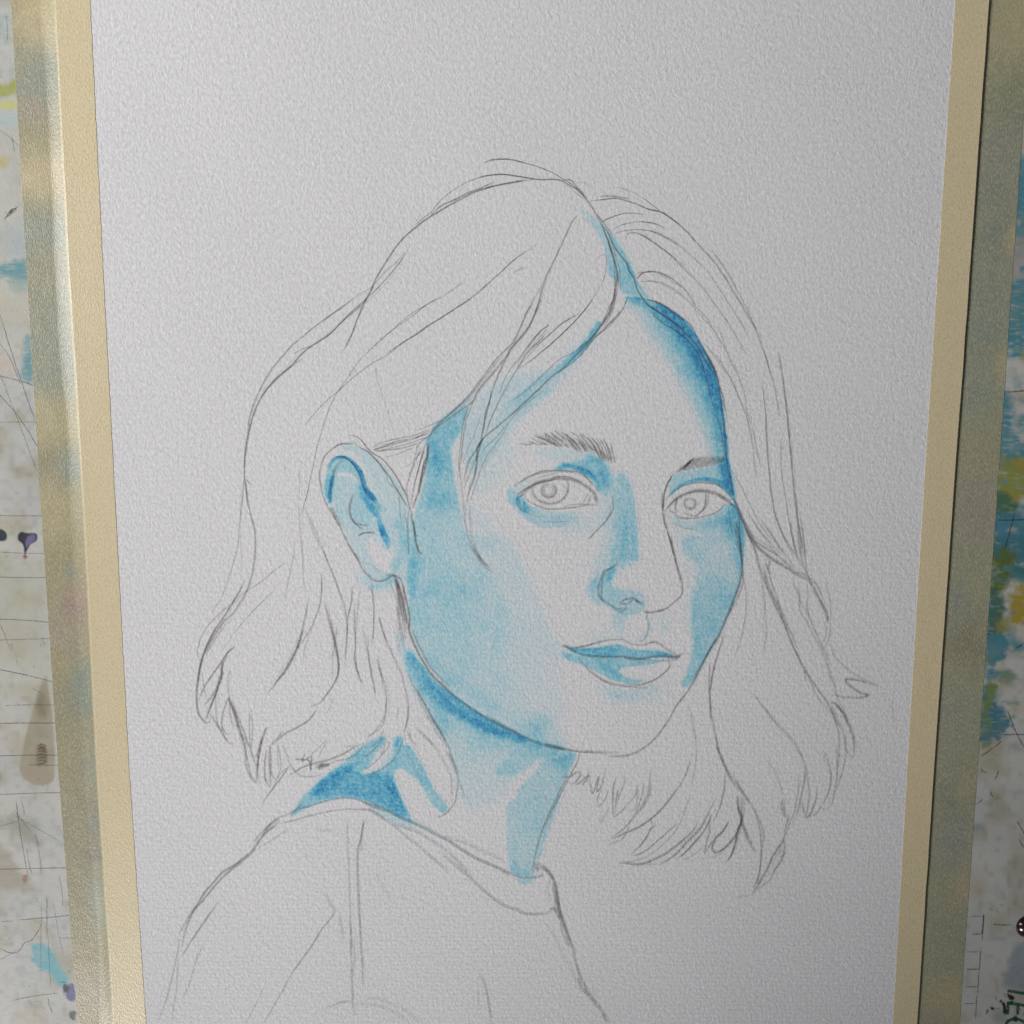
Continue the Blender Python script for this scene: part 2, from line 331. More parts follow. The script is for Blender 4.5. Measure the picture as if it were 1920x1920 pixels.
right_paint = [
    (BLUE, r4(1896, 296, 1985, 446), 9, .75, 5, .35), ((.50, .48, .46), r4(1896, 450, 1985, 545), 8, .6, 4, .2),
    (BLUE, [(1888, 545), (1925, 520), (1985, 530), (1985, 650), (1925, 655), (1888, 662)], 11, .85, 6, .8),
    (BLUE, [(1878, 738), (1896, 742), (1900, 800), (1925, 830), (1985, 860), (1925, 868), (1872, 862), (1872, 800)], 9, .8, 6, .7),
    ((.10, .30, .40), r4(1868, 866, 1985, 880), 10, .6, 4, .5), (OLIVE, [(1876, 856), (1900, 866), (1985, 862), (1985, 950), (1920, 935), (1880, 950), (1870, 915)], 9, .8, 5, .6),
    (OCHRE, r4(1898, 858, 1925, 872), 5, .6, 4, .6), (OCHRE, r4(1886, 924, 1912, 934), 5, .5, 4, .6), (GREEN, [(1868, 922), (1895, 930), (1910, 950), (1895, 962), (1864, 962)], 7, .8, 4, .5),
    ((.07, .27, .34), r4(1860, 966, 1985, 1050), 10, .92, 5, .4), ((.10, .36, .50), r4(1872, 970, 1925, 1004), 9, .6, 4, .7),
    ((.14, .22, .05), [(1862, 1048), (1880, 1030), (1905, 1040), (1900, 1068), (1885, 1100), (1860, 1110)], 8, .85, 5, .4), ((.06, .26, .30), r4(1895, 1060, 1985, 1086), 8, .8, 5, .5),
    (OCHRE, [(1900, 1110), (1915, 1100), (1985, 1090), (1985, 1172), (1910, 1168), (1898, 1172), (1890, 1150)], 8, .85, 6, .5),
    ((.08, .22, .18), [(1856, 1110), (1876, 1112), (1884, 1136), (1880, 1190), (1856, 1206)], 8, .9, 5, .5), ((.40, .38, .10), r4(1870, 1160, 1900, 1186), 8, .6, 5, .6),
    ((.08, .32, .42), [(1852, 1196), (1880, 1190), (1888, 1214), (1884, 1236), (1850, 1246)], 5, .92, 5, .3), ((.10, .30, .40), r4(1848, 1256, 1864, 1274), 6, .75, 4, .4),
    ((.38, .38, .16), r4(1874, 1262, 1900, 1290), 10, .5, 5, .6), ((.08, .28, .36), [(1846, 1286), (1862, 1290), (1880, 1330), (1893, 1352), (1884, 1372), (1860, 1390), (1840, 1398), (1840, 1320)], 7, .85, 6, .7),
    ((.22, .34, .08), [(1852, 1280), (1868, 1284), (1866, 1310), (1850, 1340), (1842, 1350), (1848, 1310)], 7, .85, 4, .5), ((.20, .34, .22), r4(1840, 1330, 1856, 1376), 6, .6, 4, .5),
    ((.48, .46, .28), r4(1838, 1400, 1880, 1450), 20, .5, 4, .3), ((.42, .50, .54), r4(1825, 1548, 1845, 1556), 6, .6, 3, .3),
    ((.36, .46, .52), [(1900, 1778), (1920, 1770), (1990, 1790), (1990, 1860), (1888, 1852), (1892, 1810)], 8, .6, 4, .2), ((.40, .46, .48), r4(1864, 1896, 1884, 1915), 10, .5, 3, .3),
    ((.006, .006, .007), [(1890, 1862), (1896, 1866), (1903, 1871), (1899, 1875), (1892, 1873), (1889, 1868)], 1.5, .97, 1, 0),
    ((.006, .006, .007), [(1856, 1888), (1865, 1890), (1866, 1893), (1858, 1893)], 1.5, .97, 1, 0), ((.006, .006, .007), [(1874, 1876), (1879, 1874), (1877, 1879), (1874, 1880)], 1.3, .95, 1, 0),
    ((.006, .006, .007), [(1880, 1880), (1884, 1880), (1886, 1892), (1892, 1900), (1884, 1902), (1879, 1893)], 1.8, .95, 2, 0), ((.006, .006, .007), [(1849, 1900), (1852, 1892), (1854, 1893), (1851, 1901)], 1.3, .95, 1, 0),
    ((.006, .006, .007), [(1898, 1908), (1906, 1906), (1909, 1912), (1904, 1917), (1898, 1914)], 1.6, .95, 1.5, 0), ((.006, .006, .007), [(1892, 1878), (1900, 1877), (1899, 1884), (1893, 1884)], 1.5, .95, 1.5, 0)]
paint_strip(-330, 152, left_paint, 'paint_smear', 'l')
right_paint = [(tuple(c * .72 for c in it[0]),) + tuple(it[1:]) for it in right_paint]
paint_strip(1796, 2230, right_paint, 'paint_smear', 'r')

# ---------------------------------------------------------------- ribbons: pencil lines, cut lines, pen lines
class Ribbons:
    def __init__(s): s.v, s.f, s.a, s.c, s.n = [], [], [], [], 0
zlevel = [0]
def ribbon(rb, pts, w, a, z0, taper=True, wob=0.45, col=None, dz=4e-7, wvar=.25, seed=None):
    c = spline(pts, 2.6)
    if len(c) < 3: c = np.vstack([c[0], (c[0] + c[-1]) / 2, c[-1]])
    sd = rng.integers(0, 60); n = len(c); s = np.arange(n)
    t = np.gradient(c, axis=0); t /= np.hypot(t[:, 0], t[:, 1])[:, None] + 1e-9; nr = np.stack([-t[:, 1], t[:, 0]], 1)
    c = c + nr * ((vnoise(s * 1.0, s * 0.0 + sd, 4.0, 3) - .5) * 2 * wob)[:, None]
    ww = w * (1 - wvar / 2 + wvar * vnoise(s * 1.0, s * 0 + sd, 5.0, 9)); aa = a * (0.85 + 0.3 * vnoise(s * 1.0, s * 0 + sd, 6.0, 15))
    if taper:
        e = np.minimum(s, n - 1 - s) / max(3.0, min(12.0, n * .25)); e = np.clip(e + .4, 0, 1); aa = aa * e; ww = ww * (0.6 + 0.4 * e)
    zlevel[0] += 1; z = z0 + zlevel[0] * dz + s * dz / n
    for k, off in enumerate((-1, 0, 1)):
        q = c + nr * (ww * off * 0.95)[:, None]
        x, y = P(q[:, 0], q[:, 1], z0); rb.v.append(np.stack([x, y, z], 1)); rb.a.append(aa if off == 0 else aa * 0.0)
        if col is not None: rb.c.append(np.tile(col, (n, 1)))
    i = np.arange(n - 1) + rb.n
    rb.f.append(np.stack([i, i + n, i + n + 1, i + 1], 1)); rb.f.append(np.stack([i + n, i + 2 * n, i + 2 * n + 1, i + n + 1], 1)); rb.n += 3 * n
def finish(rb, name, mat, parent, label=None):
    o = new_obj(name, np.vstack(rb.v), np.vstack(rb.f)[:, ::-1], mat, parent); attr(o, 'ink', np.concatenate(rb.a))
    if rb.c: cattr(o, 'tint', np.vstack(rb.c))
    if label: o['label'] = label
    return o
cuts, scr, grn, pen = Ribbons(), Ribbons(), Ribbons(), Ribbons()
BR, DK, GN = (.16, .09, .05), (.10, .10, .10), (.05, .16, .10)
CUT = """0 967 75 967|0 1034 78 1038|0 1081 82 1083|0 1160 86 1167|0 1201 88 1197|10 1323 98 1322|0 1357 98 1356|0 1418 104 1416|55 1434 106 1435|0 1491 108 1486|0 1631 122 1627|36 1725 125 1716|4 1729 16 1727|112 1758 131 1759|22 1876 100 1862|0 792 62 791|0 710 68 848|0 610 30 720|0 1250 96 1280|0 700 60 725"""
for l in CUT.split('|'):
    q = list(map(float, l.split())); cuts = Ribbons(); ribbon(cuts, [(q[0] - (30 if q[0] == 0 else 0), q[1]), ((q[0] + q[2]) / 2, (q[1] + q[3]) / 2 + rng.uniform(-1, 1)), (q[2] + 8, q[3])], rng.uniform(1.0, 1.6), rng.uniform(.4, .75), 0.00003, False, .3, BR if rng.random() < .6 else DK); finish(cuts, 'cut_line', M_MARK, board)
for q in [(0, 590, 66, 790), (0, 700, 70, 885), (0, 244, 34, 272), (22, 255, 27, 284), (20, 1525, 112, 1578), (28, 1520, 60, 1560), (88, 1680, 88, 1760), (78, 1690, 76, 1830), (100, 1690, 118, 1790), (90, 1760, 95, 1850), (90, 1870, 98, 1900), (36, 1780, 0, 1800), (75, 1300, 60, 1290), (0, 1550, 30, 1540), (40, 1500, 45, 1530), (50, 1590, 60, 1640), (30, 1500, 52, 1640), (66, 1560, 78, 1640), (110, 1640, 118, 1700), (0, 1170, 20, 1220), (80, 1190, 80, 1210), (20, 1205, 22, 1220), (30, 1225, 35, 1250), (12, 30, 14, 76), (8, 30, 16, 32)]:
    ribbon(scr, [(q[0], q[1]), ((q[0] + q[2]) / 2 + rng.uniform(-2, 2), (q[1] + q[3]) / 2), (q[2], q[3])], rng.uniform(.9, 1.6), rng.uniform(.3, .6), 0.00003, True, .6, DK)
for q in [[(0, 1779), (20, 1787), (36, 1783), (46, 1768), (60, 1762), (70, 1748), (78, 1732)], [(110, 1843), (116, 1841), (124, 1843)]]:
    ribbon(scr, q, 1.3, .7, 0.00003, True, .4, (.04, .04, .05))
for k in range(70):      # specks of dried ink
    u, vv = (rng.uniform(0, 140), rng.uniform(0, 1920)); 
    if u > np.interp(vv, VS, E_LO) - 3: continue
    ribbon(scr, [(u, vv), (u + rng.uniform(-1.5, 1.5), vv + rng.uniform(.5, 2)), (u + rng.uniform(-2, 2), vv + rng.uniform(1, 4))], rng.uniform(.8, 1.7), .8, 0.00003, True, .3, (.05, .05, .05))
for k in range(9):       # thumb print
    ribbon(scr, [(8 + k * 2.6, 412 - k * 2), (14 + k * 2.2, 402 - k * 1.5), (22 + k * 1.4, 392 - k * .6)], 1.3, .75, 0.00003, True, .6, (.04, .04, .06))
for k in range(7): ribbon(scr, [(70, 1398 + k * 6), (80, 1396 + k * 6), (88, 1401 + k * 6)], 1.6, .6, 0.00003, True, .8, (.10, .065, .04))
TX = lambda x, y: (1780 + x / 7.385, 1660 + y / 7.385)
for q in [(290, 430, 480, 428), (475, 395, 450, 760), (310, 678, 450, 676), (240, 922, 400, 920), (432, 900, 412, 1180), (235, 1165, 412, 1163), (410, 1180, 388, 1495), (215, 1405, 390, 1405), (380, 1520, 360, 1860), (205, 1640, 370, 1636)]:
    ribbon(grn, [TX(q[0], q[1]), TX((q[0] + q[2]) / 2, (q[1] + q[3]) / 2), TX(q[2], q[3])], rng.uniform(1.2, 2.0), rng.uniform(.45, .75), 0.00003, True, .3, (.10, .15, .12))
ribbon(grn, [TX(475, 405), TX(465, 540), TX(452, 690)], 2.2, .9, 0.00003, True, .2, GN)
for q in [(805, 1460, 1250, 1530), (800, 1625, 1250, 1700), (812, 1620, 808, 1790), (948, 1650, 945, 1790)]:
    ribbon(grn, [TX(q[0], q[1]), TX((q[0] + q[2]) / 2, (q[1] + q[3]) / 2), TX(q[2], q[3])], 4.0, 1.3, 0.00003, False, .3, (.005, .12, .055))
ribbon(grn, [TX(780, 1925), TX(810, 1880), TX(880, 1850), TX(960, 1860), TX(1040, 1900), TX(1100, 1960)], 4.2, 1.3, 0.00003, False, .4, (.005, .10, .05))
for q in [(750, 1480, 790, 1560), (630, 1530, 665, 1600), (590, 1640, 600, 1660), (650, 1700, 700, 1690), (1000, 1820, 1034, 1740), (960, 1690, 1000, 1740), (600, 540, 860, 545), (640, 1300, 650, 1330), (555, 310, 600, 335), (650, 360, 690, 365), (700, 260, 740, 270)]:
    ribbon(scr, [TX(q[0], q[1]), TX((q[0] + q[2]) / 2, (q[1] + q[3]) / 2 + 8), TX(q[2], q[3])], 1.9, .6, 0.00003, True, .8, (.03, .03, .03))
for q in [(1889, 1332, 1900, 1360), (1898, 1358, 1920, 1402), (1838, 1418, 1862, 1402), (1862, 1402, 1880, 1388), (1875, 1377, 1980, 1376), (1838, 1442, 1850, 1450), (1865, 1463, 1872, 1444), (1856, 1483, 1862, 1494), (1830, 1508, 1842, 1498), (1902, 960, 1884, 1030), (1868, 975, 1925, 974), (1907, 1540, 1925, 1570), (1911, 1574, 1920, 1590), (1905, 1215, 1920, 1205), (1885, 735, 1925, 732)]:
    ribbon(scr, [(q[0], q[1]), ((q[0] + q[2]) / 2, (q[1] + q[3]) / 2 + 1), (q[2], q[3])], 1.9, .65, 0.00003, True, .6, (.06, .06, .05))
finish(scr, 'scratch', M_MARK, board)['kind'] = 'stuff'; finish(grn, 'printed_grid', M_MARK, board, 'green printed grid lines and marks near the tape')

# ================================================================ THE SHEET OF PAPER AND THE DRAWING ON IT
art = empty('portrait_drawing')
thing(art, 'unfinished pencil and blue watercolour portrait of a bobbed woman on white paper', 'drawing')
ys = np.linspace(Y0, Y1, 60); n = len(ys)
xl, xr = L_LP(ys), L_RP(ys)
V = np.vstack([np.stack([xl, ys, np.full(n, PT)], 1), np.stack([xr, ys, np.full(n, PT)], 1), np.stack([xl, ys, np.full(n, 3e-5)], 1), np.stack([xr, ys, np.full(n, 3e-5)], 1)])
i = np.arange(n - 1)
F = np.vstack([np.stack([i, i + n, i + n + 1, i + 1], 1), np.stack([i + 2 * n, i + 2 * n + 1, i + 3 * n + 1, i + 3 * n], 1), np.stack([i, i + 1, i + 2 * n + 1, i + 2 * n], 1), np.stack([i + n, i + 3 * n, i + 3 * n + 1, i + n + 1], 1),
               [[0, 2 * n, 3 * n, n]], [[n - 1, 2 * n - 1, 4 * n - 1, 3 * n - 1]]])
sheet = new_obj('paper_sheet', V, F, M_PAPER, art)

# ---- washes: one pigment field, cut into the washes the painter laid
U, Vv, co, F = grid(538, 1402, 380, 1672, 1.62, PT + 2.5e-5)
D = np.zeros(len(U)); G = {}; names = []
def reg(sel, val, g):
    if g not in G: G[g] = np.zeros(len(U)); names.append(g)
    G[g][sel] += np.abs(val)
def poly(g, d, feather, pts, grad=None, T=None, wob=1.3, rim=.18, seed=0, fv=None):
    if T: pts = [(T[0] + a / T[2], T[1] + b / T[2]) for a, b in pts]
    if feather < 10: feather *= 1.4
    sel, m, sd = soft_poly(U, Vv, pts, feather, wob, 4, seed or len(pts) * 3, fv)
    val = m * d
    if grad:
        (ax, ay), (bx, by), ka, kb = grad
        t = np.clip(((U[sel] - ax) * (bx - ax) + (Vv[sel] - ay) * (by - ay)) / ((bx - ax) ** 2 + (by - ay) ** 2), 0, 1); val = val * (ka + (kb - ka) * t)
    if feather < 5 and rim: val = val * (1 + rim * np.exp(-((sd - 1.5) / 2.0) ** 2))
    D[sel] += val; reg(sel, val, g)
def lift(k, feather, pts, T=None):
    if T: pts = [(T[0] + a / T[2], T[1] + b / T[2]) for a, b in pts]
    sel, m, sd = soft_poly(U, Vv, pts, feather, 1.2, 4, len(pts)); D[sel] *= 1 - k * m
def band(g, pts, side=1, power=1.3, T=None, wob=1.2):
    """rows u, v, width, density: strongest on the line, fading to one side"""
    if T: pts = [(T[0] + a / T[2], T[1] + b / T[2], c, d) for a, b, c, d in pts]
    sel, ds, sg, ex, tt = path_dist(U, Vv, pts, 110, wob); w, d = ex[:, 0], ex[:, 1]
    inn = np.clip(1 - ds / np.maximum(w, 1), 0, 1) ** power; out = np.clip(1 - ds / 2.2, 0, 1)
    val = d * np.where(sg * side > 0, inn, out) * np.clip(tt + (ds < 3), 0, 1); D[sel] += val; reg(sel, val, g)
def stroke(g, pts, T=None, soft=.5, wob=1.0):
    """rows u, v, radius, density: a loaded brush mark"""
    if T: pts = [(T[0] + a / T[2], T[1] + b / T[2], c, d) for a, b, c, d in pts]
    sel, ds, sg, ex, tt = path_dist(U, Vv, pts, 40, wob); r, d = ex[:, 0], ex[:, 1]
    x = np.clip((1 - ds / np.maximum(r, .5)) / soft, 0, 1); val = d * x * x * (3 - 2 * x); D[sel] += val; reg(sel, val, g)
FV = lambda u, v: 46 * np.clip((v - 1050) / 130, 0, 1) * np.clip((u - 840) / 50, 0, 1) * np.clip((1400 - v) / 120, 0, 1)
# parting
poly('part', .62, 2.5, [(1083,392),(1098,398),(1120,412),(1138,428),(1152,445),(1166,468),(1180,492),(1190,515),(1205,540),(1218,560),(1198,562),(1180,553),(1166,546),(1160,530),(1150,522),(1142,510),(1138,490),(1132,462),(1120,436),(1100,412)], ((1090,395),(1150,470),.4,1.1))
stroke('part', [(1148,440,6,.2),(1168,478,8,.4),(1186,515,6,.3)])
# forehead edge
band('fore', [(1172,557,20,.9),(1210,562,55,1.05),(1245,574,80,1.5),(1275,594,84,1.9),(1300,622,84,2.1),(1322,660,84,2.3),(1338,695,84,2.5),(1349,730,78,2.3),(1356,770,66,2.1),(1362,820,52,1.9),(1366,860,40,1.9),(1372,905,24,2.0),(1378,936,12,1.4)], 1, 1.35)
stroke('fore', [(1182,562,9,.5),(1230,583,14,.5),(1262,606,16,.6),(1290,640,16,.7),(1312,678,14,.8),(1334,720,11,.6),(1350,770,8,.5)], soft=.9)
stroke('fore', [(1358,866,12,.5),(1364,890,16,.7),(1372,918,12,.6)], soft=.8)
# fringe
poly('fringe', .30, 9, [(1112,612),(1090,640),(1060,670),(1035,690),(1010,695),(970,700),(945,710),(915,730),(890,750),(876,768),(868,800),(868,850),(885,880),(905,872),(915,860),(930,850),(945,830),(965,800),(990,770),(1010,755),(1030,740),(1055,715),(1070,690),(1085,670),(1100,650),(1120,625),(1128,605)])
stroke('fringe', [(1122,608,7,1.0),(1108,632,8,.9),(1090,655,8,.8),(1070,674,9,.6),(1045,694,10,.45),(1015,716,13,.4),(985,742,14,.35),(955,770,14,.25),(935,795,12,.1)], soft=.55)
stroke('fringe', [(1030,730,16,.25),(1005,748,18,.25),(975,775,18,.15),(950,805,18,.1)], soft=1)
poly('fringe', .14, 16, [(905,830),(960,825),(972,845),(955,880),(935,905),(905,930),(880,900),(880,850)])
stroke('fringe', [(812,803,6,.5),(838,780,7,.5),(862,764,7,.45),(880,746,6,.3),(905,722,5,.15)], soft=.7)
# near side of the face: dark strip, then the pale cheek
poly('cheek', .62, 3, [(799,828),(803,815),(822,800),(848,780),(876,765),(870,790),(862,812),(848,832),(846,850),(850,880),(856,920),(864,960),(873,1000),(886,1030),(902,1050),(918,1080),(924,1115),(930,1150),(925,1190),(905,1240),(930,1290),(990,1340),(1020,1372),(984,1378),(945,1360),(910,1342),(880,1322),(850,1300),(820,1270),(795,1240),(780,1210),(770,1180),(767,1150),(765,1120),(762,1090),(765,1060),(772,1030),(774,1000),(778,960),(786,935),(796,900),(801,860)], ((820,820),(860,1300),1.25,.72), wob=.9, rim=.05, fv=FV)
poly('cheek', .24, 16, [(803,830),(840,795),(866,780),(852,830),(842,850),(848,900),(850,940),(830,960),(790,950),(800,900)])
poly('cheek', .26, 6, [(868,1000),(900,1005),(935,1008),(955,1012),(965,1025),(980,1055),(992,1085),(1006,1115),(1022,1150),(1035,1185),(1054,1208),(1050,1240),(1052,1290),(1062,1330),(1052,1352),(1020,1360),(985,1350),(940,1300),(915,1240),(930,1180),(925,1120),(905,1060)], ((960,1040),(1000,1270),1.1,.55))
poly('cheek', .16, 14, [(866,960),(900,950),(930,990),(945,1010),(905,1040),(880,1020)])
stroke('cheek', [(764,1010,14,.25),(770,1045,16,.45),(776,1085,15,.5),(772,1120,10,.5),(768,1150,6,.3)], soft=.9)
stroke('cheek', [(806,1235,16,.25),(840,1270,22,.28),(880,1300,24,.25),(930,1335,22,.22)], soft=1)
stroke('cheek', [(806,1110,26,.12),(850,1100,28,.14),(900,1120,20,.15)], soft=1)
poly('cheek', .34, 9, [(1008,1338),(1022,1342),(1040,1355),(1052,1372),(1058,1396),(1046,1402),(1020,1394),(985,1380),(950,1362),(975,1355),(1000,1352)])
# ear (7.5x tile)
EAR = (570, 800, 7.5)
poly('ear', .30, 3, [(700,245),(760,290),(840,320),(950,400),(1060,480),(1160,570),(1250,690),(1340,830),(1410,950),(1470,1080),(1520,1200),(1530,1350),(1560,1520),(1600,1700),(1660,1850),(1700,2000),(1560,2150),(1430,2180),(1340,2210),(1250,2230),(1240,2080),(1180,2020),(1240,1800),(1240,1690),(1200,1560),(1120,1400),(1090,1220),(1180,1160),(1060,1060),(1030,980),(950,870),(960,780),(910,690),(850,560),(780,430),(700,370),(600,330),(500,310)], T=EAR)
poly('ear', .30, 3, [(300,700),(400,700),(560,700),(700,760),(860,880),(1000,1200),(1040,1480),(1120,1640),(1180,1740),(1000,1650),(920,1560),(890,1640),(900,1760),(960,1900),(1080,2030),(1190,2060),(1250,2200),(1100,2180),(950,2120),(800,1930),(700,1760),(610,1590),(540,1440),(430,1260),(390,1120),(380,1080),(310,1000),(280,850)], T=EAR)
poly('ear', .62, 2.5, [(320,640),(350,500),(420,430),(520,400),(600,420),(680,470),(760,560),(830,640),(850,740),(860,800),(790,800),(770,740),(720,700),(640,660),(560,640),(480,640),(440,720),(410,820),(400,920),(390,1070),(340,1070),(310,990),(290,880),(300,760)], T=EAR)
stroke('ear', [(365,560,3,.6),(430,455,3.5,1.0),(520,425,4,1.1),(620,445,4,1.1),(710,530,5,1.3),(790,640,6,1.4),(830,740,6,1.5),(850,830,7,1.6),(890,910,8,1.7),(940,970,8,1.6),(1000,1040,6,.8)], T=EAR, soft=.6)
stroke('ear', [(420,620,3,.5),(380,800,4,.8),(365,930,4,.9),(358,1050,4,.8)], T=EAR)
stroke('ear', [(800,850,8,.5),(860,960,12,.7),(920,1080,12,.8),(990,1180,10,.9),(1040,1260,7,1.3),(1060,1340,6,1.5),(1080,1420,8,1.9),(1120,1500,9,2.0),(1160,1600,9,1.4),(1185,1690,6,.9)], T=EAR, soft=.6)
poly('ear', .7, 2.5, [(930,940),(980,935),(1020,985),(1050,1060),(1120,1110),(1170,1160),(1120,1195),(1070,1180),(1030,1100),(980,1040)], T=EAR)
poly('ear', .45, 4, [(700,700),(790,760),(860,860),(960,1000),(1060,1180),(1040,1260),(960,1240),(900,1130),(820,1000),(760,900),(740,800)], T=EAR)
poly('ear', .16, 6, [(740,920),(860,1050),(930,1200),(960,1380),(880,1390),(760,1370),(680,1260),(680,1080)], T=EAR)
stroke('ear', [(690,1085,14,.25),(700,1100,16,.28),(735,1085,14,.3)], soft=1)
poly('ear', .22, 4, [(668,1070),(690,1076),(700,1090),(720,1094),(735,1096),(740,1110),(720,1112),(690,1104),(672,1094),(664,1080)])
stroke('ear', [(748,975,18,.22),(758,1010,18,.35),(750,1045,16,.35),(740,1068,10,.3)], soft=1)
lift(.75, 3, [(905,1600),(960,1570),(1040,1620),(1110,1700),(1190,1745),(1225,1790),(1210,1880),(1180,2000),(1150,2050),(1080,2010),(960,1880),(900,1740)], T=EAR)
# near eye
poly('eye1', .62, 4, [(1040,884),(1050,872),(1075,866),(1095,862),(1105,850),(1122,858),(1138,868),(1146,884),(1149,905),(1142,924),(1126,925),(1116,906),(1100,890),(1070,880)])
poly('eye1', .22, 7, [(1002,848),(1030,840),(1070,842),(1100,846),(1130,864),(1110,874),(1070,872),(1044,868)])
stroke('eye1', [(1036,882,4,.6),(1060,874,6,.9),(1085,879,7,1.1),(1105,890,8,1.2),(1118,905,7,.9),(1124,918,6,.6)], soft=.7)
stroke('eye1', [(1118,862,12,.35),(1132,884,15,.55),(1134,908,13,.55)], soft=.9)
stroke('eye1', [(1052,870,4,.6),(1072,872,5,.5),(1120,890,10,.5),(1130,905,9,.4)], soft=.9)
poly('eye1', .52, 3, [(951,920),(962,921),(972,930),(980,945),(1000,956),(1022,964),(1050,962),(1080,962),(1084,980),(1050,988),(1030,990),(1005,985),(988,974),(970,958),(955,942)], ((960,940),(1085,975),1.2,.35))
poly('eye1', .75, 2.5, [(968,932),(980,929),(984,938),(990,950),(988,962),(976,956),(969,944)])
stroke('eye1', [(985,945,5,.5),(998,954,7,.5),(1018,959,7,.35),(1040,960,5,.15)], soft=.8)
poly('eye1', .2, 3, [(955,912),(985,905),(1010,898),(985,915),(965,924)])
# nose
band('nose', [(1164,887,14,.3),(1180,905,26,.45),(1188,935,36,.5),(1192,970,40,.5),(1195,1010,42,.55),(1197,1052,38,.5)], 1, .8)
poly('nose', .38, 5, [(1160,888),(1168,886),(1180,905),(1188,935),(1191,965),(1194,1000),(1196,1035),(1197,1053),(1180,1062),(1170,1067),(1158,1062),(1152,1072),(1142,1085),(1145,1050),(1150,1000),(1152,960),(1150,920),(1148,898)])
stroke('nose', [(1172,960,9,.25),(1172,1000,10,.35),(1168,1040,10,.3)], soft=1)
poly('nose', .30, 16, [(1130,930),(1160,915),(1162,1060),(1140,1090),(1112,1085),(1120,1040),(1136,1000)])
poly('nose', .58, 3.5, [(1140,1070),(1156,1066),(1150,1082),(1148,1098),(1165,1106),(1188,1106),(1206,1118),(1210,1134),(1202,1148),(1180,1153),(1160,1150),(1140,1136),(1128,1122),(1123,1105),(1128,1085)])
poly('nose', .62, 4, [(1103,1096),(1120,1084),(1123,1110),(1132,1126),(1128,1136),(1112,1128),(1102,1112)])
poly('nose', .34, 4, [(1148,1150),(1176,1153),(1172,1172),(1166,1188),(1156,1182),(1148,1166)])
stroke('nose', [(1214,1150,4,.2),(1219,1175,5,.4),(1212,1190,6,.4),(1200,1200,6,.35)], soft=.7)
poly('nose', .2, 7, [(1236,1155),(1248,1160),(1250,1185),(1240,1180)])
# mouth
poly('mouth', 1.25, 2.2, [(1062,1212),(1080,1214),(1100,1215),(1122,1214),(1138,1210),(1160,1209),(1180,1215),(1195,1219),(1215,1219),(1240,1221),(1260,1227),(1270,1232),(1240,1233),(1200,1236),(1160,1233),(1120,1232),(1080,1226)], wob=.7)
poly('mouth', .80, 2.2, [(1056,1222),(1080,1228),(1120,1233),(1160,1234),(1200,1238),(1240,1240),(1218,1246),(1185,1249),(1164,1253),(1160,1258),(1170,1268),(1186,1273),(1206,1275),(1195,1282),(1160,1279),(1130,1266),(1102,1251),(1080,1243),(1056,1233)], wob=.8)
stroke('mouth', [(1120,1240,7,.3),(1140,1255,9,.4),(1165,1270,7,.4)], soft=.9)
poly('mouth', .22, 10, [(1120,1286),(1180,1292),(1230,1286),(1220,1300),(1180,1312),(1140,1308)])
# far eye and far cheek
poly('eye2', .62, 3, [(1262,890),(1285,884),(1310,880),(1340,874),(1356,872),(1374,905),(1380,934),(1362,918),(1335,905),(1300,903),(1275,912),(1256,930),(1254,914)])
stroke('eye2', [(1258,926,3,.5),(1278,909,4.5,.9),(1305,900,5,1.0),(1335,900,6,1.0),(1358,910,8,1.0),(1370,924,7,.8)], soft=.6)
poly('far', .50, 3, [(1252,966),(1275,974),(1300,976),(1325,970),(1345,960),(1362,944),(1376,945),(1392,985),(1395,1030),(1391,1070),(1384,1105),(1373,1138),(1359,1168),(1344,1198),(1325,1235),(1302,1272),(1285,1290),(1279,1280),(1290,1255),(1298,1215),(1297,1170),(1299,1120),(1306,1085),(1308,1060),(1285,1040),(1277,1015),(1290,1004),(1318,1006),(1300,996),(1272,984)], ((1320,1020),(1340,1200),.75,1.45))
band('far', [(1378,942,30,1.3),(1388,965,48,1.5),(1394,990,52,1.5),(1395,1020,44,1.3),(1392,1050,30,1.1),(1388,1078,10,.6),(1380,1110,5,.2)], 1, 1.5)
stroke('far', [(1305,983,10,.3),(1335,982,18,.5),(1360,975,20,.6),(1368,1000,18,.4)], soft=1)
poly('far', .2, 9, [(1298,1120),(1330,1080),(1370,1100),(1350,1160),(1310,1220),(1298,1200)])
# neck
band('neck', [(764,1222,10,.5),(786,1240,24,.8),(818,1278,34,.9),(862,1311,38,.9),(906,1341,36,.9),(950,1364,28,.8),(990,1384,14,.5)], 1, .9)
poly('neck', .95, 5, [(762,1220),(770,1219),(778,1226),(788,1243),(802,1262),(818,1280),(838,1294),(862,1312),(884,1328),(906,1342),(940,1360),(982,1380),(985,1392),(945,1382),(915,1372),(880,1356),(850,1342),(822,1326),(800,1308),(780,1284),(766,1262),(760,1240)], wob=.9)
band('neck', [(790,1262,30,.3),(850,1322,60,.6),(920,1362,60,.6),(990,1384,45,.6),(1050,1402,30,.4)], 1, 1.2)
poly('neck', .30, 10, [(818,1330),(860,1345),(930,1370),(1000,1390),(1062,1402),(1066,1420),(1050,1440),(1012,1432),(985,1446),(962,1462),(945,1500),(900,1512),(872,1500),(856,1470),(845,1420)], ((900,1380),(900,1520),1.2,.6))
poly('neck', .34, 4, [(984,1375),(1046,1396),(1058,1402),(1076,1412),(1060,1450),(1044,1430),(1010,1424),(990,1440),(965,1455),(930,1450),(960,1410)])
